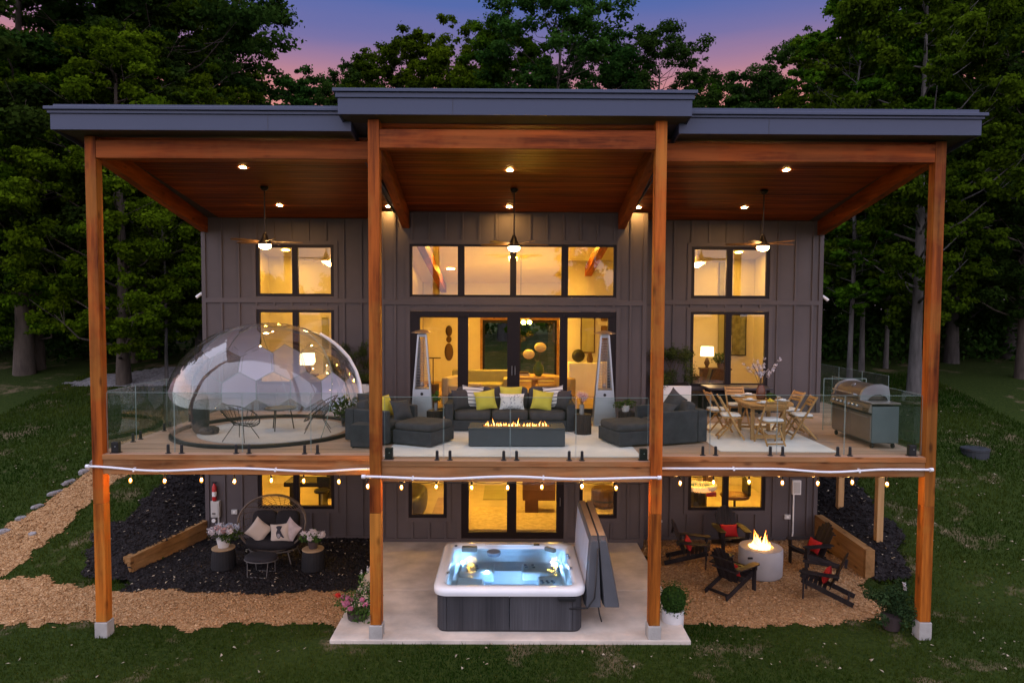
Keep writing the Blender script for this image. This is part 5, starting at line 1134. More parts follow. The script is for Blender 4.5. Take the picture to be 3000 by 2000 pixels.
# water
m_water, t, b = newmat('tub_water'); t.nodes.remove(b); tr = nd(t, 'ShaderNodeBsdfTransparent'); tr.inputs[0].default_value = (.70,.89,1.0,1); gl = nd(t, 'ShaderNodeBsdfGlossy'); gl.inputs['Roughness'].default_value = .03
fz = nd(t, 'ShaderNodeFresnel'); fz.inputs[0].default_value = 1.33; mx = nd(t, 'ShaderNodeMixShader'); bn = nd(t, 'ShaderNodeBump'); bn.inputs['Strength'].default_value = .25; bn.inputs['Distance'].default_value = .02
t.links.new(noise(t, coords(t), 7, 3), bn.inputs['Height']); t.links.new(bn.outputs[0], gl.inputs['Normal']); t.links.new(bn.outputs[0], fz.inputs['Normal'])
t.links.new(fz.outputs[0], mx.inputs[0]); t.links.new(tr.outputs[0], mx.inputs[1]); t.links.new(gl.outputs[0], mx.inputs[2]); t.links.new(mx.outputs[0], t.nodes['Material Output'].inputs[0])
w_ = rrect(TXH-.202,TYH-.202,.19,.715); MB().add(w_, [tuple(range(len(w_)))]).obj('water', m_water, tub)
m_led = EMIT('tub_led', (.22,.48,1.0), 260); m_ledw = EMIT('tub_led_white', (.42,.68,1.0), 330)
for x, y, z, m_ in ((-.28,-.25,.115,m_led),(.28,-.45,.115,m_ledw)): MB().lathe([(.06,0),(.05,.02),(.01,.025)], 12, (x,y,z)).obj('underwater_or_fill_light', m_, tub)
for x, y, z in ((-.45,.3,.51),(.15,.25,.13),(-.9,-.6,.45),(.9,-.35,.47),(.95,.75,.49),(-.95,.8,.51),(0,-.42,.13)): MB().lathe([(.026,0),(.02,.01)], 10, (x,y,z)).obj('underwater_or_fill_light', m_ledw, tub)  # extra lamps added to fill the shell and water with blue light
for gx_, gy_, cols, rows, st in ((-.82,.60,2,3,.16),(.32,.66,2,2,.15),(.86,.55,2,4,.10),(-.86,-.35,2,2,.15),(.62,-.05,3,2,.10)):
    for i in range(cols):
        for j in range(rows):
            MB().lathe([(.03,0),(.03,.012),(.012,.014)], 10, (gx_+i*st+.02*(j%2), gy_-j*st*.8, .505 if gy_ > 0 else .465)).obj('jet', m_jet, tub)
for x0, x1, y in ((-.98,-.66,.86),): MB().box(x0,x1,y-.04,y+.09,.70,.81).obj('headrest', m_cart, tub, bev=.03, seg=3)
mb = MB(); mb.M = Matrix.Rotation(R_(-42),4,'Z') @ Matrix.Translation((-.17,1.18,0)); mb.box(.1,.36,-.05,.05,.72,.81); mb.obj('headrest', m_cart, tub, bev=.03, seg=3)
MB().lathe([(.13,.66),(.145,.70),(.14,.735),(.10,.75),(.02,.752)], 20, (-.32,.80,0)).obj('filter_cap', m_jet, tub, smooth=False); MB().box(-.5,.45,.93,1.03,.801,.83).obj('control_deck', m_acr, tub, bev=.01)
MB().box(.5,.62,.96,1.04,.801,.825).obj('keypad', m_black, tub, bev=.006); MB().lathe([(.03,.80),(.028,.815)], 10, (-1.1,.92,0)).obj('valve', m_black, tub)
for x, y in ((-1.13,-.55),(1.15,-.3),(1.16,.25),(1.15,.4)): MB().lathe([(.03,.80),(.03,.83),(.02,.835)], 10, (x,y,0)).obj('valve', m_steel, tub)
MB().box(.86,1.16,-TYH-.03,-TYH+.055,.58,.64).obj('lifter_bracket', m_black, tub, bev=.006)
# folded cover hanging on the lifter
m_vinyl = M('grey_vinyl', (.085,.09,.105), .5, var=.12, scale=2, bmp=.2, bscale=30); m_vint = M('tan_vinyl', (.40,.28,.18), .6, var=.1); m_vinp = M('pale_vinyl', (.34,.31,.32), .55, var=.1)
cv = thing('tub_cover', 'grey vinyl hot tub cover folded upright along the right side of the tub', 'tub cover', (1.60, .92, SLAB), R_(0))
for k, (xb, xt) in enumerate(((-.09,-.075),(.24,.07))):
    mb = MB(); w0 = .15; secs = []
    for y, zt in ((-1.12,1.62),(-.98,1.66),(.98,1.72),(1.10,1.66)):
        e = .02 if abs(y) > 1 else 0
        secs.append([(xb-w0+e,y,.42),(xb+w0-e,y,.42),(xt+.085-e,y,zt-.04),(xt+.06-e,y,zt),(xt-.06+e,y,zt),(xt-.085+e,y,zt-.04)])
    mb.rings(secs); half = mb.obj('cover_half', m_vinyl, cv, bev=.015)
    MB().add([(xt-.055,-1.0,1.668),(xt+.055,-1.0,1.668),(xt+.055,1.0,1.728),(xt-.055,1.0,1.728),(xt-.055,-1.0,1.672),(xt+.055,-1.0,1.672),(xt+.055,1.0,1.732),(xt-.055,1.0,1.732)], [(4,5,6,7),(0,1,5,4),(1,2,6,5),(2,3,7,6),(3,0,4,7)]).obj('hinge_strip', m_vint, half)
    for y in (-.6,.1,.7): MB().tube([(xb-w0-.01 if k == 0 else xb+w0+.01,y,.42),(xb-w0-.012 if k == 0 else xb+w0+.012,y,.25)], .012, 5).obj('strap', m_black, half)
MB().add([(-.245,-1.0,.5),(-.245,1.0,.5),(-.168,1.0,1.62),(-.168,-1.0,1.58)], [(0,1,2,3)]).obj('inner_lining', m_vinp, cv)
MB().tube([(-.52,-1.16,.42),(-.20,-1.18,.44),(-.08,-1.18,.62),(-.02,-1.17,1.5)], .016, 6).obj('lifter_arm', m_black, cv, smooth=True); MB().tube([(0.0,-1.05,.44),(.02,-1.1,.3),(0.06,-1.1,.16)], .014, 5).obj('strap', m_black, cv)

# ================================================================== round fire pit
m_glow2 = EMIT('coal_fill_glow', (1.0,.36,.07), 14)  # glow added to the rocks so the pit lights the gravel around it
m_fpit = M('pale_concrete_pit', (.36,.35,.36), .7, var=.1, scale=2, bmp=.15, bscale=25); m_copperr = M('warm_top', (.42,.30,.20), .6, var=.1)
fp = thing('fire_pit', 'round pale concrete fire pit with flames on the gravel', 'fire pit', (5.64, 2.98, .012))
MB().lathe([(.01,-.02),(.43,-.02),(.465,.03),(.475,.3),(.47,.60),(.455,.62)], 40, cap=False).obj('body', m_fpit, fp, smooth=True); MB().lathe([(.455,.621),(.27,.622),(.26,.58),(.01,.575)], 40, cap=False).obj('top', m_fpit, fp, smooth=False)
mb = MB(); rg = random.Random(9)
for k in range(70): a = rg.uniform(0,6.28); r = .24*math.sqrt(rg.random()); mb.ell((r*math.cos(a), r*math.sin(a), .602), (.03,.028,.022), 6, 4)
mb.obj('lava_rocks', m_glow2, fp); MB().box(-.41,-.30,-.36,-.345,.46,.50).obj('handle_slot', m_black, fp)
m_flame2 = FLM('flame_pit', 9)
for k in range(22):
    a = rg.uniform(0,6.28); r = .18*math.sqrt(rg.random()); mb = MB(); flame(mb, r*math.cos(a), r*math.sin(a), .60, rg.uniform(.10,.22) if k > 4 else rg.uniform(.3,.44), rg.uniform(.03,.055), rg); mb.obj('flame', m_flame2, fp, smooth=True)
# ================================================================== adirondack chairs
m_adi = WOOD('black_slat', (.010,.008,.009), (.032,.027,.028), 'z', knots=False, rough=.42)
ad0 = None
def adirondack(label, x, y, rz):
    global ad0
    if ad0 is not None: return dup(ad0, (x, y, .03), rz, label)
    c = thing('adirondack_chair', label, 'chair', (x, y, .03), rz, group='black slatted garden chairs round the fire pit')        # faces -y
    for s_ in (-1,1):
        MB().bar((.29*s_,-.36,0),(.29*s_,-.36,.55), .09, .03, (0,1,0)).obj('front_leg', m_adi, c, bev=.004, seg=1)
        MB().bar((.255*s_,-.40,.36),(.255*s_,.56,.03), .025, .10).obj('side_rail', m_adi, c, bev=.004, seg=1)
        mb = MB(); mb.prism([(s_*.20,.26),(s_*.27,.30),(s_*.36,.30),(s_*.40,.10),(s_*.40,-.38),(s_*.36,-.44),(s_*.26,-.44),(s_*.22,-.36),(s_*.235,.0)][::s_], .553, .577); mb.obj('armrest', m_adi, c, bev=.004, seg=1)
        MB().bar((.33*s_,-.35,.44),(.33*s_,-.35,.552), .03, .07, (0,1,0)).obj('arm_bracket', m_adi, c)
    for k in range(6): u = k/6.6; MB().bar((-.265,-.40+.56*u,.42-.19*u),(.265,-.40+.56*u,.42-.19*u), .078, .02, (0,.32,.95)).obj('seat_slat', m_adi, c, bev=.003, seg=1)
    Ll = [.60,.68,.73,.75,.73,.68,.60]
    for k in range(7):
        xx = (k-3)*.078; l = Ll[k]; b0 = Vector((xx*.82,.12,.24)); dirv = Vector((xx*.25,.42,1)).normalized(); MB().bar(b0, b0+dirv*l*1.08, .070, .018, (0,-1,.42)).obj('back_slat', m_adi, c, bev=.006, seg=1)
    MB().bar((-.3,.245,.50),(.3,.245,.50), .03, .07, (0,1,0)).obj('back_brace', m_adi, c); MB().bar((-.25,.40,.76),(.25,.40,.76), .02, .05, (0,1,0)).obj('back_brace', m_adi, c)
    MB().bar((-.255,.46,.065),(.255,.46,.065), .03, .06).obj('rear_stretcher', m_adi, c); MB().bar((-.255,-.375,.42),(.255,-.375,.42), .02, .09, (0,1,0)).obj('front_apron', m_adi, c)
    ad0 = c; return c
m_redf = M('red_fabric', (.42,.012,.012), .85, var=.1, bmp=.3, bscale=120)
def adi(label, pl, x, y, fx, fy, px=.4):
    rz = math.atan2(fx, -fy); adirondack(label, x, y, rz); off = Matrix.Rotation(rz, 3, 'Z') @ Vector((0,.05,.47))
    o = MB().pillow(.42,.30,.14).obj('red_pillow', m_redf, smooth=True); o.location = (x+off.x, y+off.y, .03+off.z); o.rotation_euler = (R_(-24), 0, rz); tag(o, 'red pillow on the '+pl, 'pillow', 'red pillows on the garden chairs')
adi('black slatted garden chair at the far left of the fire pit by the wall', 'garden chair at the far left of the fire pit', 4.22, 3.55, .95, -.30)
adi('black slatted garden chair behind the fire pit, facing the camera', 'garden chair behind the fire pit', 5.42, 4.42, .03, -1)
adi('black slatted garden chair nearest the patio slab, seen from behind', 'garden chair nearest the patio slab', 4.70, 2.05, .72, .55)
adi('black slatted garden chair at the far right by the timber wall', 'garden chair by the timber wall', 6.98, 3.40, -.97, -.22)
adi('black slatted garden chair at the front right of the fire pit', 'garden chair at the front right of the fire pit', 6.48, 1.72, -.80, .45)
# septic lid in the lawn
x, y = 13.9, 8.1
o = thing('septic_lid', 'dark round plastic lid set in the right lawn', 'lid', (x, y, hz(x, y))); m_lidg = M('dark_plastic', (.03,.036,.045), .6, var=.15)
MB().lathe([(.36,-.1),(.36,.12),(.38,.13),(.38,.19),(.3,.21),(.02,.22)], 24).obj('lid', m_lidg, o, smooth=False)
for k in range(8): a = k*.785; MB().bar((.1*math.cos(a),.1*math.sin(a),.222),(.32*math.cos(a),.32*math.sin(a),.208), .02, .012).obj('rib', m_lidg, o)
# ================================================================== interior lamps
m_room = EMIT('room_lamp', (1.0,.52,.05), 290); m_room_low = EMIT('room_lamp_low', (1.0,.52,.06), 290)
def downlight(label, x, y, z, r=.09, mat=m_room, tilt=0):
    t_ = thing('downlight', label, 'ceiling light', (x, y, z), rot=(tilt, 0, 0), group='downlights inside the house'); MB().lathe([(r,-.001),(r*1.3,-.001),(r*1.3,-.012),(r,-.01)], 16, cap=False).obj('trim', m_trim, t_); MB().lathe([(r,-.006),(r,-.003)], 16).obj('lens', mat, t_)
tm = math.atan(-.165); tw = math.atan(-.14)
for i, (x, y) in enumerate([(-1.9,7.2),(.1,8.6),(2.0,7.2),(.1,6.0),(-1.9,10.2),(2.0,10.2)]): downlight(['downlight over the left of the living room','downlight behind the middle of the living room','downlight over the right of the living room','front downlight of the living room','rear left downlight of the living room','rear right downlight of the living room'][i], x, y, ceil_mid(y)-.056, .13, tilt=tm)
for nm, x0 in (('left bedroom', -5.4), ('right bedroom', 5.6)):
    for k, (dx, y) in enumerate([(-1.3,6.5),(1.3,6.5),(-1.3,8.6),(1.3,8.6)]): downlight(['front left','front right','rear left','rear right'][k]+' downlight of the '+nm, x0+dx, y, ceil_wing(y)-.056, .11, tilt=tw)
for nm, x0 in (('left games room', -5.4), ('patio room', .1), ('right games room', 5.6)):
    for k, (dx, y) in enumerate([(-1.2,6.3),(1.2,6.3),(-1.2,8.3),(1.2,8.3)]): downlight(['front left','front right','rear left','rear right'][k]+' downlight of the lower '+nm, x0+dx, y, 2.845, .13, m_room_low)
# interior fans seen through the upper windows
def ifan(label, x, y, zl):
    t_ = thing('interior_fan', label, 'ceiling fan', (x, y, ceil_wing(y)-.05), group='ceiling fans in the bedrooms'); dz = zl-(ceil_wing(y)-.05)
    MB().tube([(0,0,0),(0,0,dz+.2)], .014, 6).obj('downrod', m_trim, t_); MB().lathe([(.03,dz+.26),(.1,dz+.1),(.11,dz+.05)], 14).obj('motor', m_trim, t_); MB().lathe([(.12,dz+.045),(.12,dz),(.05,dz-.05),(.01,dz-.055)], 14).obj('light_globe', m_fanl, t_)
    for k in range(5): a = k*1.2566; MB().bar((.1*math.cos(a),.1*math.sin(a),dz+.09),(.7*math.cos(a),.7*math.sin(a),dz+.09), .12, .01).obj('blade', m_trim, t_)
ifan('ceiling fan in the left bedroom behind the upper window', -4.85, 6.6, 7.08); ifan('ceiling fan in the right bedroom behind the upper window', 5.1, 6.6, 7.10)
# ================================================================== living room
m_olive = M('olive_fabric', (.32,.30,.16), .9, var=.1, bmp=.2); m_beige = M('beige_fabric', (.55,.47,.32), .9, var=.1, bmp=.2); m_lwood = WOOD('light_wood', (.42,.26,.11), (.62,.42,.20), 'x', knots=False); m_dwood = WOOD('dark_wood', (.06,.035,.02), (.14,.08,.045), 'z', knots=False)
def boxy(label, loc, rz, w, dpt, mat, nm, cat, seat=.40, back=.78):
    c = thing(nm, label, cat, loc, rz); MB().box(-w/2,w/2,-dpt/2,dpt/2,.08,.28).obj('base', mat, c, bev=.02); MB().box(-w/2,w/2,dpt/2-.2,dpt/2,.281,back).obj('backrest', mat, c, bev=.05, seg=3)
    for s_ in (-1,1): MB().box(s_*(w/2-.08)-.08, s_*(w/2-.08)+.08, -dpt/2, dpt/2-.21, .281, .58).obj('arm', mat, c, bev=.04, seg=3)
    MB().box(-w/2+.17,w/2-.17,-dpt/2,dpt/2-.21,.285,seat+.03).obj('seat_cushion', mat, c, bev=.04, seg=3)
    for sx_ in (-1,1):
        for sy_ in (-1,1): MB().box(sx_*(w/2-.08)-.025,sx_*(w/2-.08)+.025,sy_*(dpt/2-.08)-.025,sy_*(dpt/2-.08)+.025,0,.08).obj('leg', m_dwood, c)
boxy('olive sofa in the living room behind the left sliding door', (-.85, 8.1, ZD), 0, 1.7, .9, m_olive, 'living_room_sofa', 'sofa'); boxy('beige armchair with a throw behind the second door pane', (-1.25, 6.3, ZD), R_(70), .85, .85, m_beige, 'living_room_armchair', 'armchair'); boxy('tan armchair behind the third door pane', (1.25, 6.2, ZD), R_(-60), .8, .8, M('tan_leather', (.5,.33,.10), .5), 'tan_armchair', 'armchair')
t_ = thing('coffee_table', 'pale wooden coffee table in the living room', 'coffee table', (.35, 6.2, ZD)); MB().box(-.55,.45,-.35,.35,.36,.42).obj('top', m_lwood, t_, bev=.01)
for sx_ in (-1,1): MB().box(sx_*.4-.1,sx_*.4+.02,-.3,.3,0,.36).obj('leg', m_lwood, t_)
t_ = thing('console_table', 'round-ended wooden table with books in the living room', 'table', (.75, 7.6, ZD)); MB().lathe([(.55,.62),(.56,.66),(.55,.69)], 24, sx=1.3).obj('top', m_lwood, t_); MB().lathe([(.25,0),(.1,.1),(.1,.62)], 12).obj('pedestal', m_lwood, t_)
MB().box(-.5,-.15,-.12,.12,.69,.75).obj('book', m_beige, t_); MB().box(-.46,-.18,-.1,.1,.75,.8).obj('book', m_dwood, t_)
t_ = thing('hydrangea_vase', 'green glass vase with two pale round flower heads in the living room', 'vase', (.85, 7.5, ZD+.692)); MB().lathe([(.08,0),(.16,.12),(.14,.28),(.07,.38),(.08,.42)], 16).obj('vase', M('green_vase', (.05,.10,.03), .2, bmp=0), t_, smooth=True); m_head = M('cream_bloom', (.75,.62,.35), .9, bmp=.6, bscale=40)
for x, z in ((-.28,.62),(.05,.82)): MB().tube([(0,0,.4),(x,0,z)], .008, 5).obj('stem', m_bark0, t_); mb = MB(); mb.ell((x,0,z), (.17,.15,.14), 14, 10); mb.obj('flower_head', m_head, t_, smooth=True)
t_ = thing('chandelier', 'small lit chandelier seen through the third door pane', 'chandelier', (.35, 8.4, 5.55)); MB().tube([(0,0,0),(0,0,2.0)], .008, 5).obj('rod', m_black, t_); MB().lathe([(.28,0),(.30,.02),(.28,.04)], 16, cap=False).obj('ring', m_black, t_)
for k in range(5): a = k*1.2566; MB().lathe([(.05,-.1),(.06,-.04),(.02,.0)], 10, (.26*math.cos(a),.26*math.sin(a),0)).obj('lamp', m_room, t_)
t_ = thing('umbrella_stand', 'slim coat stand with an umbrella pot behind the left door pane', 'stand', (-2.0, 6.0, ZD)); MB().lathe([(.12,0),(.16,.6),(.15,.62)], 14).obj('pot', m_dwood, t_); MB().tube([(0,0,.3),(0,0,1.3)], .016, 6).obj('pole', m_dwood, t_); MB().bar((-.18,0,1.3),(.2,0,1.3), .03, .03).obj('cross_bar', m_dwood, t_)
t_ = thing('wall_mask', 'tall carved dark wall ornament left of the rear window', 'wall ornament', (-2.15, YB-.06, 4.55)); 
for z, r, h in ((.55,.12,.2),(.25,.1,.12),(-.2,.16,.32)): mb = MB(); mb.ell((0,0,z), (r,.03,h), 10, 8); mb.obj('carving', m_dwood, t_, smooth=True)
t_ = thing('sideboard', 'white cabinet with dark ornaments behind the right door pane', 'cabinet', (2.35, 8.6, ZD)); MB().box(-.55,.75,-.3,.3,0,1.0).obj('body', m_white, t_, bev=.01); mb = MB(); mb.ell((-.25,0,1.2), (.2,.12,.2), 12, 8); mb.obj('ornament', m_black, t_, smooth=True); MB().lathe([(.08,1.0),(.1,1.1),(.05,1.3)], 10, (.1,0,0)).obj('ornament', m_dwood, t_)
t_ = thing('wall_mirror', 'narrow dark framed panel above the white cabinet', 'mirror', (2.45, 8.98, 5.0)); MB().box(-.25,.2,-.03,.0,-.45,.85).obj('frame', m_dwood, t_); MB().box(-.21,.16,-.036,-.031,-.41,.81).obj('glass', m_olive, t_)
MB().box(1.6, CWR-.03, 9.02, 9.1, ZD, 7.4).obj('interior_wall', m_intw, house)
t_ = thing('interior_door', 'tall dark narrow doorway at the right of the living room', 'door', (2.95, 9.015, ZD)); MB().box(-.12,.16,-.03,0,0,2.1).obj('leaf', m_dwood, t_); MB().box(-.12,.16,-.03,0,2.25,2.6).obj('transom', m_dwood, t_)
for x0, x1 in ((-2.2,-2.6),(2.35,2.75)):
    bm_ = MB().bar((x0,YC_W+.2,7.62),(x1*.9,YI-.1,6.6), .2, .26).obj('interior_beam', m_beamy, house)
# ================================================================== bedrooms
m_shade = EMIT('lamp_shade_glow', (1.0,.66,.30), 7.0); m_artw = M('painting', (.10,.11,.09), .6, var=.8, scale=9, bmp=0); m_art2 = M('green_painting', (.16,.16,.09), .6, var=.5, scale=6, bmp=0)
def tlamp(label, x, y, z):
    t_ = thing('table_lamp', label, 'lamp', (x, y, z)); MB().lathe([(.09,0),(.04,.03),(.09,.15),(.03,.30),(.015,.36)], 14).obj('base', m_dwood, t_, smooth=True); MB().lathe([(.20,.36),(.18,.64)], 18, cap=False).obj('shade', m_shade, t_)
def table(label, x, y, w, dpt, h, mat, nm='nightstand'):
    t_ = thing(nm, label, 'table', (x, y, ZD)); MB().box(-w/2,w/2,-dpt/2,dpt/2,h-.05,h).obj('top', mat, t_, bev=.006); MB().box(-w/2+.03,w/2-.03,-dpt/2+.03,dpt/2-.03,.12,h-.051).obj('body', mat, t_)
    for sx_ in (-1,1):
        for sy_ in (-1,1): MB().box(sx_*(w/2-.06)-.02,sx_*(w/2-.06)+.02,sy_*(dpt/2-.06)-.02,sy_*(dpt/2-.06)+.02,0,.12).obj('leg', mat, t_)
t_ = thing('picture', 'dark landscape picture on the left bedroom wall', 'picture', (-4.35, 9.59, 4.95)); MB().box(-.5,.5,-.04,0,-.4,.4).obj('frame', m_black, t_); MB().box(-.46,.46,-.046,-.041,-.36,.36).obj('canvas', m_artw, t_)
bed = thing('bed', 'bed with pale covers behind the dome in the left bedroom', 'bed', (-4.9, 7.9, ZD)); MB().box(-.8,.8,-1.0,1.0,.15,.35).obj('frame', m_dwood, bed); MB().box(-.78,.78,-1.0,.98,.351,.62).obj('mattress', m_beige, bed, bev=.08, seg=3); MB().box(-.8,.8,1.0,1.08,.15,1.15).obj('headboard', m_olive, bed, bev=.03)
for s_ in (-1,1): mb = MB(); mb.M = Matrix.Translation((.38*s_,.75,.72)) @ Matrix.Rotation(R_(-60),4,'X'); mb.pillow(.6,.42,.18); mb.obj('pillow', m_white, bed, smooth=True)
table('dark nightstand beside the bed', -6.05, 8.6, .5, .45, .6, m_dwood); tlamp('glowing table lamp in the left bedroom', -6.05, 8.6, ZD+.602); tlamp('glowing table lamp by the left bedroom window seen through the dome', -5.35, 6.0, ZD+.752); table('small console at the left bedroom window', -5.35, 6.0, .5, .4, .75, m_dwood, 'console')
o = MB().box(-5.9, -5.7, 9.55, 9.597, 4.6, 5.6).obj('wall_panel', m_olive); tag(o, 'narrow green panel on the left bedroom wall', 'panel')
table('dark console in the right bedroom', 6.25, 8.6, .9, .45, .85, m_dwood, 'console'); tlamp('glowing table lamp on the console in the right bedroom', 6.0, 8.6, ZD+.852)
t_ = thing('console_plant', 'leafy plant on the console in the right bedroom', 'plant', (6.4, 8.5, ZD+.852)); MB().lathe([(.1,0),(.13,.15)], 12).obj('pot', m_dwood, t_); leafobj('foliage', m_shrub, t_, np.random.default_rng(2), [(0,0,.3)], [(.25,.2,.16)], 300, .08)
t_ = thing('picture', 'green abstract picture on the right bedroom wall', 'picture', (7.15, 9.59, 5.1)); MB().box(-.36,.36,-.04,0,-.65,.65).obj('frame', m_black, t_); MB().box(-.33,.33,-.046,-.041,-.62,.62).obj('canvas', m_art2, t_); MB().box(-.3,-.1,-.05,-.047,-.5,.0).obj('collage_patch', m_beige, t_)
o = MB().box(6.62, 6.78, 9.5, 9.58, ZD+.6, 7.4).obj('curtain', m_olive); tag(o, 'olive curtain strip in the right bedroom', 'curtain')
t_ = thing('desk', 'dark desk with a chair back behind the right window', 'desk', (4.95, 7.3, ZD)); MB().box(-.4,.4,-.3,.3,.7,.75).obj('top', m_dwood, t_)
for sx_ in (-1,1): MB().box(sx_*.36-.02,sx_*.36+.02,-.28,.28,0,.7).obj('leg', m_dwood, t_)
t_ = thing('desk_chair', 'dark chair beside the desk in the right bedroom', 'chair', (5.75, 6.9, ZD)); MB().box(-.2,.2,-.2,.2,.42,.47).obj('seat', m_black, t_); MB().bar((-.18,.2,.47),(-.06,.2,.95), .04, .3, (0,1,0)).obj('backrest', m_black, t_)
for sx_ in (-1,1):
    for sy_ in (-1,1): MB().box(sx_*.17-.015,sx_*.17+.015,sy_*.17-.015,sy_*.17+.015,0,.42).obj('leg', m_black, t_)
# ================================================================== lower rooms
FZ = SLAB+.021
m_lrug = M('shaggy_rug', (.56,.46,.29), .95, var=.22, scale=7, bmp=.6, bscale=60); o = MB().box(-1.0, 1.3, 5.2, 7.2, FZ+.001, FZ+.03).obj('rug', m_lrug); tag(o, 'shaggy tan rug inside the lower patio door', 'rug')
m_brown = M('brown_leather', (.16,.07,.025), .5, var=.15, bmp=.1); t_ = thing('brown_cabinet', 'dark brown folded cabinet behind the right pane of the lower door', 'cabinet', (.75, 6.9, FZ+.03)); MB().box(-.35,.55,-.3,.3,.35,1.25).obj('body', m_brown, t_, bev=.01); MB().box(-.28,.08,-.25,.25,.0,.349).obj('foot', m_brown, t_); MB().box(-.36,.56,-.32,.32,1.252,1.30).obj('top', m_black, t_)
o = MB().box(-.75, .2, 8.0, 9.6, FZ+.001, FZ+.02).obj('rug', m_olive); tag(o, 'dark olive mat at the back of the lower patio room', 'rug')
t_ = thing('curved_sofa', 'dark curved sofa behind the lower left patio window', 'sofa', (-2.75, 6.6, FZ)); mb = MB(); mb.ell((0,0,.35), (.5,1.0,.35), 16, 8, .5, .7); mb.obj('seat', m_black, t_, smooth=True); mb = MB(); mb.ell((-.25,.2,.65), (.2,.9,.3), 16, 8, .5, .7); mb.obj('backrest', m_black, t_, smooth=True)
o = MB().box(-2.1, -1.2, 5.4, 8.2, FZ+.001, FZ+.015).obj('rug', M('mauve_rug', (.33,.24,.24), .9)); tag(o, 'mauve rug behind the lower left patio window', 'rug')
t_ = thing('barrel_stool', 'dark round barrel stool behind the lower right patio window', 'stool', (2.75, 7.4, FZ)); MB().lathe([(.3,0),(.36,.1),(.36,.5),(.3,.55)], 18).obj('body', m_dwood, t_); MB().lathe([(.365,.18),(.365,.24)], 18, cap=False).obj('band', m_black, t_)
# left games room: draped mannequin stand, bar
t_ = thing('bar_counter', 'black bar counter in the lower left games room', 'counter', (-4.6, 8.4, FZ)); MB().box(-.8,.7,-.3,.3,0,1.05).obj('body', m_black, t_); MB().box(-.85,.75,-.36,.36,1.051,1.1).obj('top', m_dwood, t_); MB().box(.1,.3,-.31,-.301,.3,.75).obj('sign_panel', m_beige, t_)
t_ = thing('arcade_table', 'dark game table with chairs in the lower left games room', 'table', (-5.6, 7.0, FZ)); MB().box(-.6,.5,-.35,.35,.72,.85).obj('top', m_black, t_, bev=.02)
for sx_ in (-1,1): MB().box(sx_*.4-.05,sx_*.4+.05,-.3,.3,0,.72).obj('leg', m_black, t_)
t_ = thing('bar_stool', 'dark bar stool with a tall back behind the lower left window', 'stool', (-5.05, 6.3, FZ)); MB().lathe([(.2,.68),(.21,.72),(.2,.75)], 14).obj('seat', m_black, t_); MB().tube([(0,0,0),(0,0,.68)], .03, 8).obj('pole', m_steel, t_); MB().lathe([(.22,0),(.2,.03)], 14).obj('foot', m_steel, t_); MB().box(-.18,.18,.16,.2,.76,1.05).obj('backrest', m_black, t_, bev=.03)
o = MB().box(-7.3, -3.3, 9.75, 9.795, 1.1, 1.9).obj('wall_mural', M('yellow_mural', (.42,.36,.04), .7, var=.2, scale=2, bmp=0)); tag(o, 'yellow-green band on the back wall of the lower left games room', 'mural')
# right games room: round white game table, chair
t_ = thing('game_table', 'round white-rimmed game table behind the lower right window', 'game table', (5.15, 6.35, FZ)); MB().lathe([(.52,.80),(.55,.84),(.55,.92),(.44,.94),(.42,.86)], 26, cap=False, sx=.95, sy=.75).obj('rim', m_white, t_, smooth=True); MB().lathe([(.43,.86),(.01,.865)], 26, cap=False, sx=.95, sy=.75).obj('playfield', M('playfield', (.10,.16,.26), .4, var=.7, scale=9), t_); MB().lathe([(.3,0),(.25,.1),(.25,.8)], 14).obj('pedestal', m_black, t_); MB().box(.12,.38,-.44,-.41,.70,.82).obj('red_panel', m_red, t_)
t_ = thing('tub_chair', 'tan-seated dark swivel chair behind the lower right window', 'chair', (6.15, 6.3, FZ)); mb = MB(); mb.ell((0,0,.62), (.38,.34,.07), 16, 6, .6, .7); mb.obj('seat', m_brown, t_, smooth=True); MB().tube([(0,0,0),(0,0,.6)], .035, 8).obj('pole', m_black, t_); MB().lathe([(.26,0),(.24,.03)], 14).obj('foot', m_black, t_); MB().box(.28,.36,-.25,.28,.66,1.1).obj('backrest', m_black, t_, bev=.03)
o = MB().box(4.0, 5.5, 9.75, 9.795, 1.0, 2.2).obj('wall_mural', M('lime_mural', (.36,.40,.03), .7, var=.15, bmp=0)); tag(o, 'lime green panel on the back wall of the lower right games room', 'mural')
o = MB().box(6.25, 6.5, 9.4, 9.7, FZ, 2.84).obj('curtain', m_dwood); tag(o, 'dark curtain in the lower right games room', 'curtain')
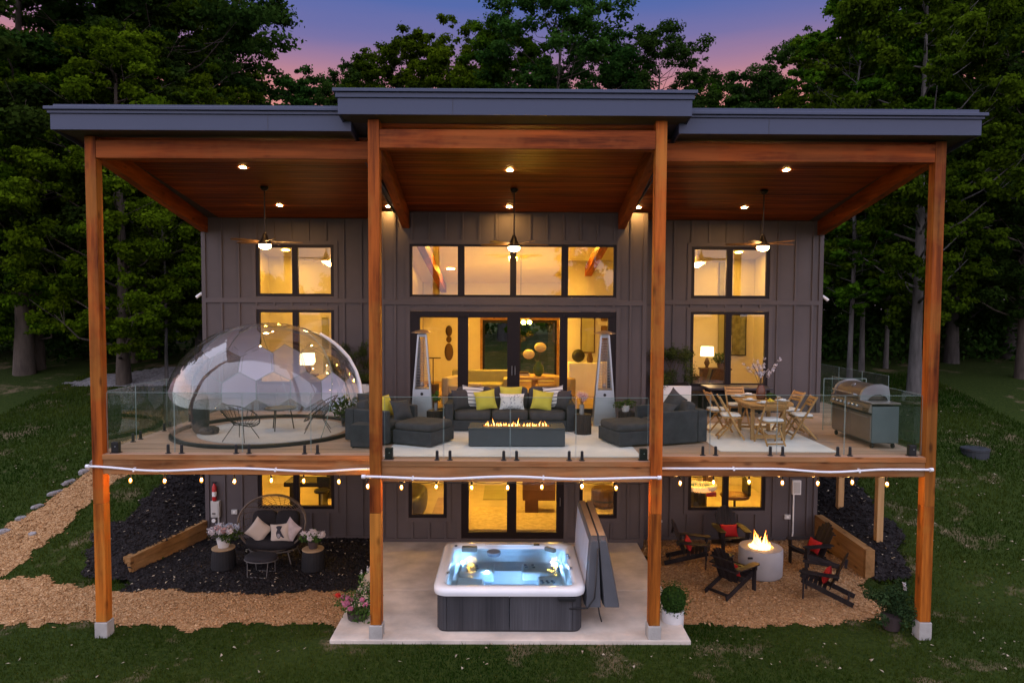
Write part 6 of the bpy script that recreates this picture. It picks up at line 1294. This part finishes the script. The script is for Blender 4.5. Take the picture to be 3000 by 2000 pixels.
# ================================================================== trees
m_bark = M('grey_bark', (.055,.05,.048), .95, var=.3, scale=6, bmp=.8, bscale=18, stretch=(1,1,.25)); m_barkd = M('dark_bark', (.07,.055,.045), .95, var=.3, scale=6, bmp=.8, bscale=18, stretch=(1,1,.25))
m_leafA = LEAF('maple_leaf', (.009,.030,.003), (.082,.15,.007), .35, .02); m_leafB = LEAF('oak_leaf', (.006,.022,.005), (.046,.092,.014), .3, .02); m_leafC = LEAF('bright_leaf', (.014,.046,.003), (.13,.215,.008), .38, .015)
def tree_data(seed, h, cr, base, nl, leaf, trunk_r, dens=1.0, droop=0.0, lump=.24, gap=.5):
    rg = np.random.default_rng(seed); rr = random.Random(seed); mb = MB(); C = []; Rr = []
    top = h*.84; tp = [(math.sin(i*.9+seed)*.012*h*i/8*.6, math.cos(i*1.1+seed)*.012*h*i/8*.6, top*i/8) for i in range(9)]
    mb.tube([(0,0,-.5)]+tp, [trunk_r*1.5]+[trunk_r*(1.25 if i == 0 else 1)*(1-.86*i/8)+.02 for i in range(9)], 9)
    zc = (base+h)/2; hz_ = (h-base)/2; K = int(80*dens)
    for k in range(K):                       # lumps spread over a bumpy egg-shaped crown
        u = 1-2*(k+.5)/K; az = k*2.39996+rr.uniform(-.4,.4); q = rr.uniform(gap, 1.0); f = math.sqrt(max(0, 1-u*u))
        wid = cr*(1.06-.18*max(0,u)-.12*droop*0); r = cr*lump*rr.uniform(.65,1.25)*(1-.25*abs(u))
        c = Vector((wid*f*q*math.cos(az), wid*f*q*math.sin(az), zc+(hz_-r*.6)*u*(.75+.25*q)-droop*.12*cr*q*q*f)); 
        for q2 in range(7):                  # each lump is a spray of smaller tufts
            dv = Vector((rr.gauss(0,1), rr.gauss(0,1), rr.gauss(0,1)*.7+.15)).normalized(); s2 = r*rr.uniform(.26,.55); e2 = c+dv*r*rr.uniform(.45,1.15); e2.z -= droop*.25*r*rr.random()
            C.append(tuple(e2)); Rr.append((s2*rr.uniform(.8,1.3), s2*rr.uniform(.8,1.3), s2*rr.uniform(.35,.7)))
        if k % 2 == 0 or dens < 1:
            z0 = max(base*.9, min(top*.97, c.z-.55*math.hypot(c.x, c.y))); i = min(7, int(z0/top*8)); fr_ = z0/top*8-i; o = Vector(tp[i]).lerp(Vector(tp[i+1]), fr_)
            r0 = trunk_r*.30*(1-.6*z0/top); m1 = o.lerp(c, .5)+Vector((rr.uniform(-.1,.1)*cr, rr.uniform(-.1,.1)*cr, -.06*cr)); mb.tube([o, m1, c], [r0, r0*.55, r0*.15], 6)
            for j in range(3): e = c+Vector((rr.uniform(-1,1), rr.uniform(-1,1), rr.uniform(-.6,.9)))*r; mb.tube([m1.lerp(c,.6), e], [r0*.25, r0*.08], 4)
    V, Fc, var = leaves(rg, C, Rr, nl, leaf, up=.55, shell=.15, asp=.68)
    return mb.mesh('trunk'), npmesh('crown', V, Fc, var)
m_barkp = M('pale_bark', (.09,.083,.08), .95, var=.3, scale=6, bmp=.8, bscale=18, stretch=(1,1,.25))
PROTO = {}
def proto(key, *a, bark=m_bark, mat=m_leafA, **k):
    tm_, cm = tree_data(*a, **k); tm_.materials.append(bark); cm.materials.append(mat); tm_.polygons.foreach_set('use_smooth', [True]*len(tm_.polygons)); PROTO[key] = (tm_, cm, a[1])
#            seed  h   crown base leaves leaf trunk
proto('maple',  1, 20, 5.2, 3.0, 100000, .185, .30, mat=m_leafA)
proto('oak',    2, 22, 6.0, 2.6, 110000, .19, .32, mat=m_leafB, bark=m_barkd)
proto('open',   3, 21, 4.6, 8.0, 40000, .19, .22, mat=m_leafB, bark=m_barkd, dens=.75, lump=.28, gap=.6)
proto('bright', 4, 19, 5.4, 2.4, 100000, .185, .28, mat=m_leafC)
proto('droop',  5, 16, 4.8, 1.2, 105000, .16, .27, mat=m_leafC, droop=.8, bark=m_barkd, lump=.24)
proto('slim',   6, 18, 3.0, 2.6, 40000, .17, .09, mat=m_leafA, dens=.8, bark=m_barkp)
proto('round',  7, 14, 4.6, 1.4, 90000, .165, .24, mat=m_leafB)
q_ = PROTO['maple'][0].copy(); q_.materials[0] = m_barkp; PROTO['beech'] = (q_, PROTO['maple'][1], 20)
def tree(kind, label, x, y, h, rz, wide=1.0, name='tree', group='trees round the house'):
    tm_, cm, h0 = PROTO[kind]; s = h/h0; t_ = thing(name, label, 'tree', (x, y, hz(x, y)-.05), rz, group); t_.scale = (s*wide, s*wide, s)
    mkobj('trunk', tm_, None, t_); mkobj('crown', cm, None, t_); return t_
T = tree
# -- skyline behind the roof, left to right
T('oak', 'dark tall tree in the top left corner of the picture', -24, 17, 25, .3, 1.1)
T('oak', 'dark tree filling the left edge above the deck post', -19.5, 15.5, 20, 2.1, 1.1)
T('open', 'tall tree with bare branches showing against the sky at the top left', -16.2, 19, 23, 1.0, 1.05)
T('maple', 'green maple rising above the left end of the roof', -17.6, 22, 19, 4.0, 1.0)
T('bright', 'bright green tree just above the left roof wing', -13.8, 18.5, 11.8, .7)
T('maple', 'tree at the right border of the left woods beside the sky gap', -18.8, 27, 24, 2.9, .9)
T('round', 'small tree low in the sky gap left of the centre roof', -13.2, 32, 17.4, .5, 0.95)
T('round', 'lowest treetop in the sky gap beside the centre roof', -11.0, 33, 15.8, 1.9, 0.9)
T('open', 'small dark treetop at the left corner of the centre roof', -9.4, 31, 17.8, 3.3, 0.8)
T('maple', 'rounded tree above the left part of the centre roof', -6.6, 30, 18.8, 5.1, 0.95)
T('bright', 'green tree second from the left above the centre roof', -3.7, 31, 19.8, 2.2, 0.9)
T('maple', 'full tree left of the tallest one above the centre roof', -.4, 31, 20.0, .2, 0.95)
T('open', 'tallest tree above the middle of the centre roof', 3.0, 30, 22.4, 4.4, 1.05)
T('oak', 'dark tree filling in right of the tallest one', 4.6, 33, 19.6, 1.2, 0.8)
T('open', 'airy tree with sky showing through above the right end of the centre roof', 9.0, 30, 19.6, 2.6, .95)
T('maple', 'low tree behind the airy one over the right roof wing', 11.6, 31, 16.8, 3.9, 0.7)
T('round', 'low tree in the right sky gap above the right roof wing', 15.0, 31, 17.4, .9, .95)
T('open', 'thin treetop at the right end of the sky gap', 18.0, 32, 19.6, 5.5, 0.85)
T('bright', 'bright green tree above the right roof wing', 18.8, 24, 17.2, 1.5, .85)
T('bright', 'big bright green tree at the top right', 21.5, 25, 22.5, 3.0, 1.0)
T('maple', 'dense green tree right of the right roof end', 20.2, 19, 18, 2.2, .95)
T('oak', 'dark tall tree in the top right corner of the picture', 26, 19, 25, .1, 1.1)
T('oak', 'dark tree at the right edge above the lawn', 20.8, 15.5, 15, 4.8, 1.0)
# -- nearer trees at the sides
T('droop', 'tree with a thick trunk and hanging leaves left of the deck', -14.8, 14.2, 14.0, .4, .95)
T('droop', 'tree with hanging bright leaves beside the left house wall', -12.2, 16.6, 12.5, 2.8, .8)
T('slim', 'thin young tree between the driveway trunks', -13.5, 14.9, 10.5, 1.1)
T('droop', 'leafy tree hanging over the far left lawn', -19.6, 16.4, 14, 5.0, 1.05)
T('droop', 'dark leafy tree at the left picture edge behind the lawn', -24.5, 18.5, 15, 3.6, 1.1)
T('droop', 'leafy tree between the deck post and the left house wall', -16.4, 17.8, 13.5, 4.2, .95)
T('beech', 'thick pale trunk at the right deck post', 15.2, 13.4, 17, 1.7, .85)
T('slim', 'pale slender trunk just right of the house corner', 13.3, 14.5, 15, .6, 1.1)
T('slim', 'second pale slender trunk right of the house corner', 14.8, 16.5, 16, 2.3, 1.1)
T('slim', 'leaning thin trunk nearest the right house wall', 13.0, 17.0, 14, 3.7, 1.1)
T('slim', 'thin trunk between the pale trunks and the thick one', 16.2, 17.2, 16, 5.2, 1.0)
T('round', 'dark understorey tree right of the right deck post', 19.6, 19.5, 13, 4.1, 1.1)
T('round', 'small dark tree behind the pale trunks by the right house corner', 13.6, 19.6, 11.5, .9, .9)
T('round', 'dark understorey tree at the right picture edge', 24, 20.5, 13, 1.4, 1.2)
# far woods that read as one dark mass
def woods(name, label, pts, n, leaf, mat, seed):
    rg = np.random.default_rng(seed); C = []; Rr = []
    for x0, x1, y0, y1, z0, z1, k in pts:
        for i in range(k): x = rg.uniform(x0,x1); y = rg.uniform(y0,y1); C.append((x, y, hz(x,y)+rg.uniform(z0,z1))); s = rg.uniform(1.0,2.2); Rr.append((s,s,s*.7))
    V, Fc, var = leaves(rg, C, Rr, n, leaf, up=.4, shell=.3); o = mkobj(name, npmesh(name, V, Fc, var), mat); return tag(o, label, 'woods', kind='stuff')
woods('far_woods', 'dark mass of woods behind the trees on both sides', [(-46,-14,30,40,0,16,150),(-40,-20,26,34,0,14,80),(20,46,30,40,0,13,120),(16,40,26,34,0,9,70),(-16,18,36,44,0,7,70)], 110000, .42, m_leafB, 77)
woods('undergrowth', 'dark bushes and undergrowth along the wood edge', [(-30,-15,18.5,23,.2,2.6,60),(12,32,18.5,24,.2,2.2,70)], 26000, .26, m_leafB, 78)
# the wooded valley side behind the camera that the windows mirror
woods('opposite_woods', 'wooded valley side mirrored in the windows', [(-30,-14,-62,-52,0,10,50),(6,16,-60,-50,2,17,60),(-60,60,-95,-85,0,6,120)], 30000, .8, m_leafB, 79)
T('bright', 'green garden tree seen through the living room rear window', .4, 19.5, 7.5, 1.0, .8)
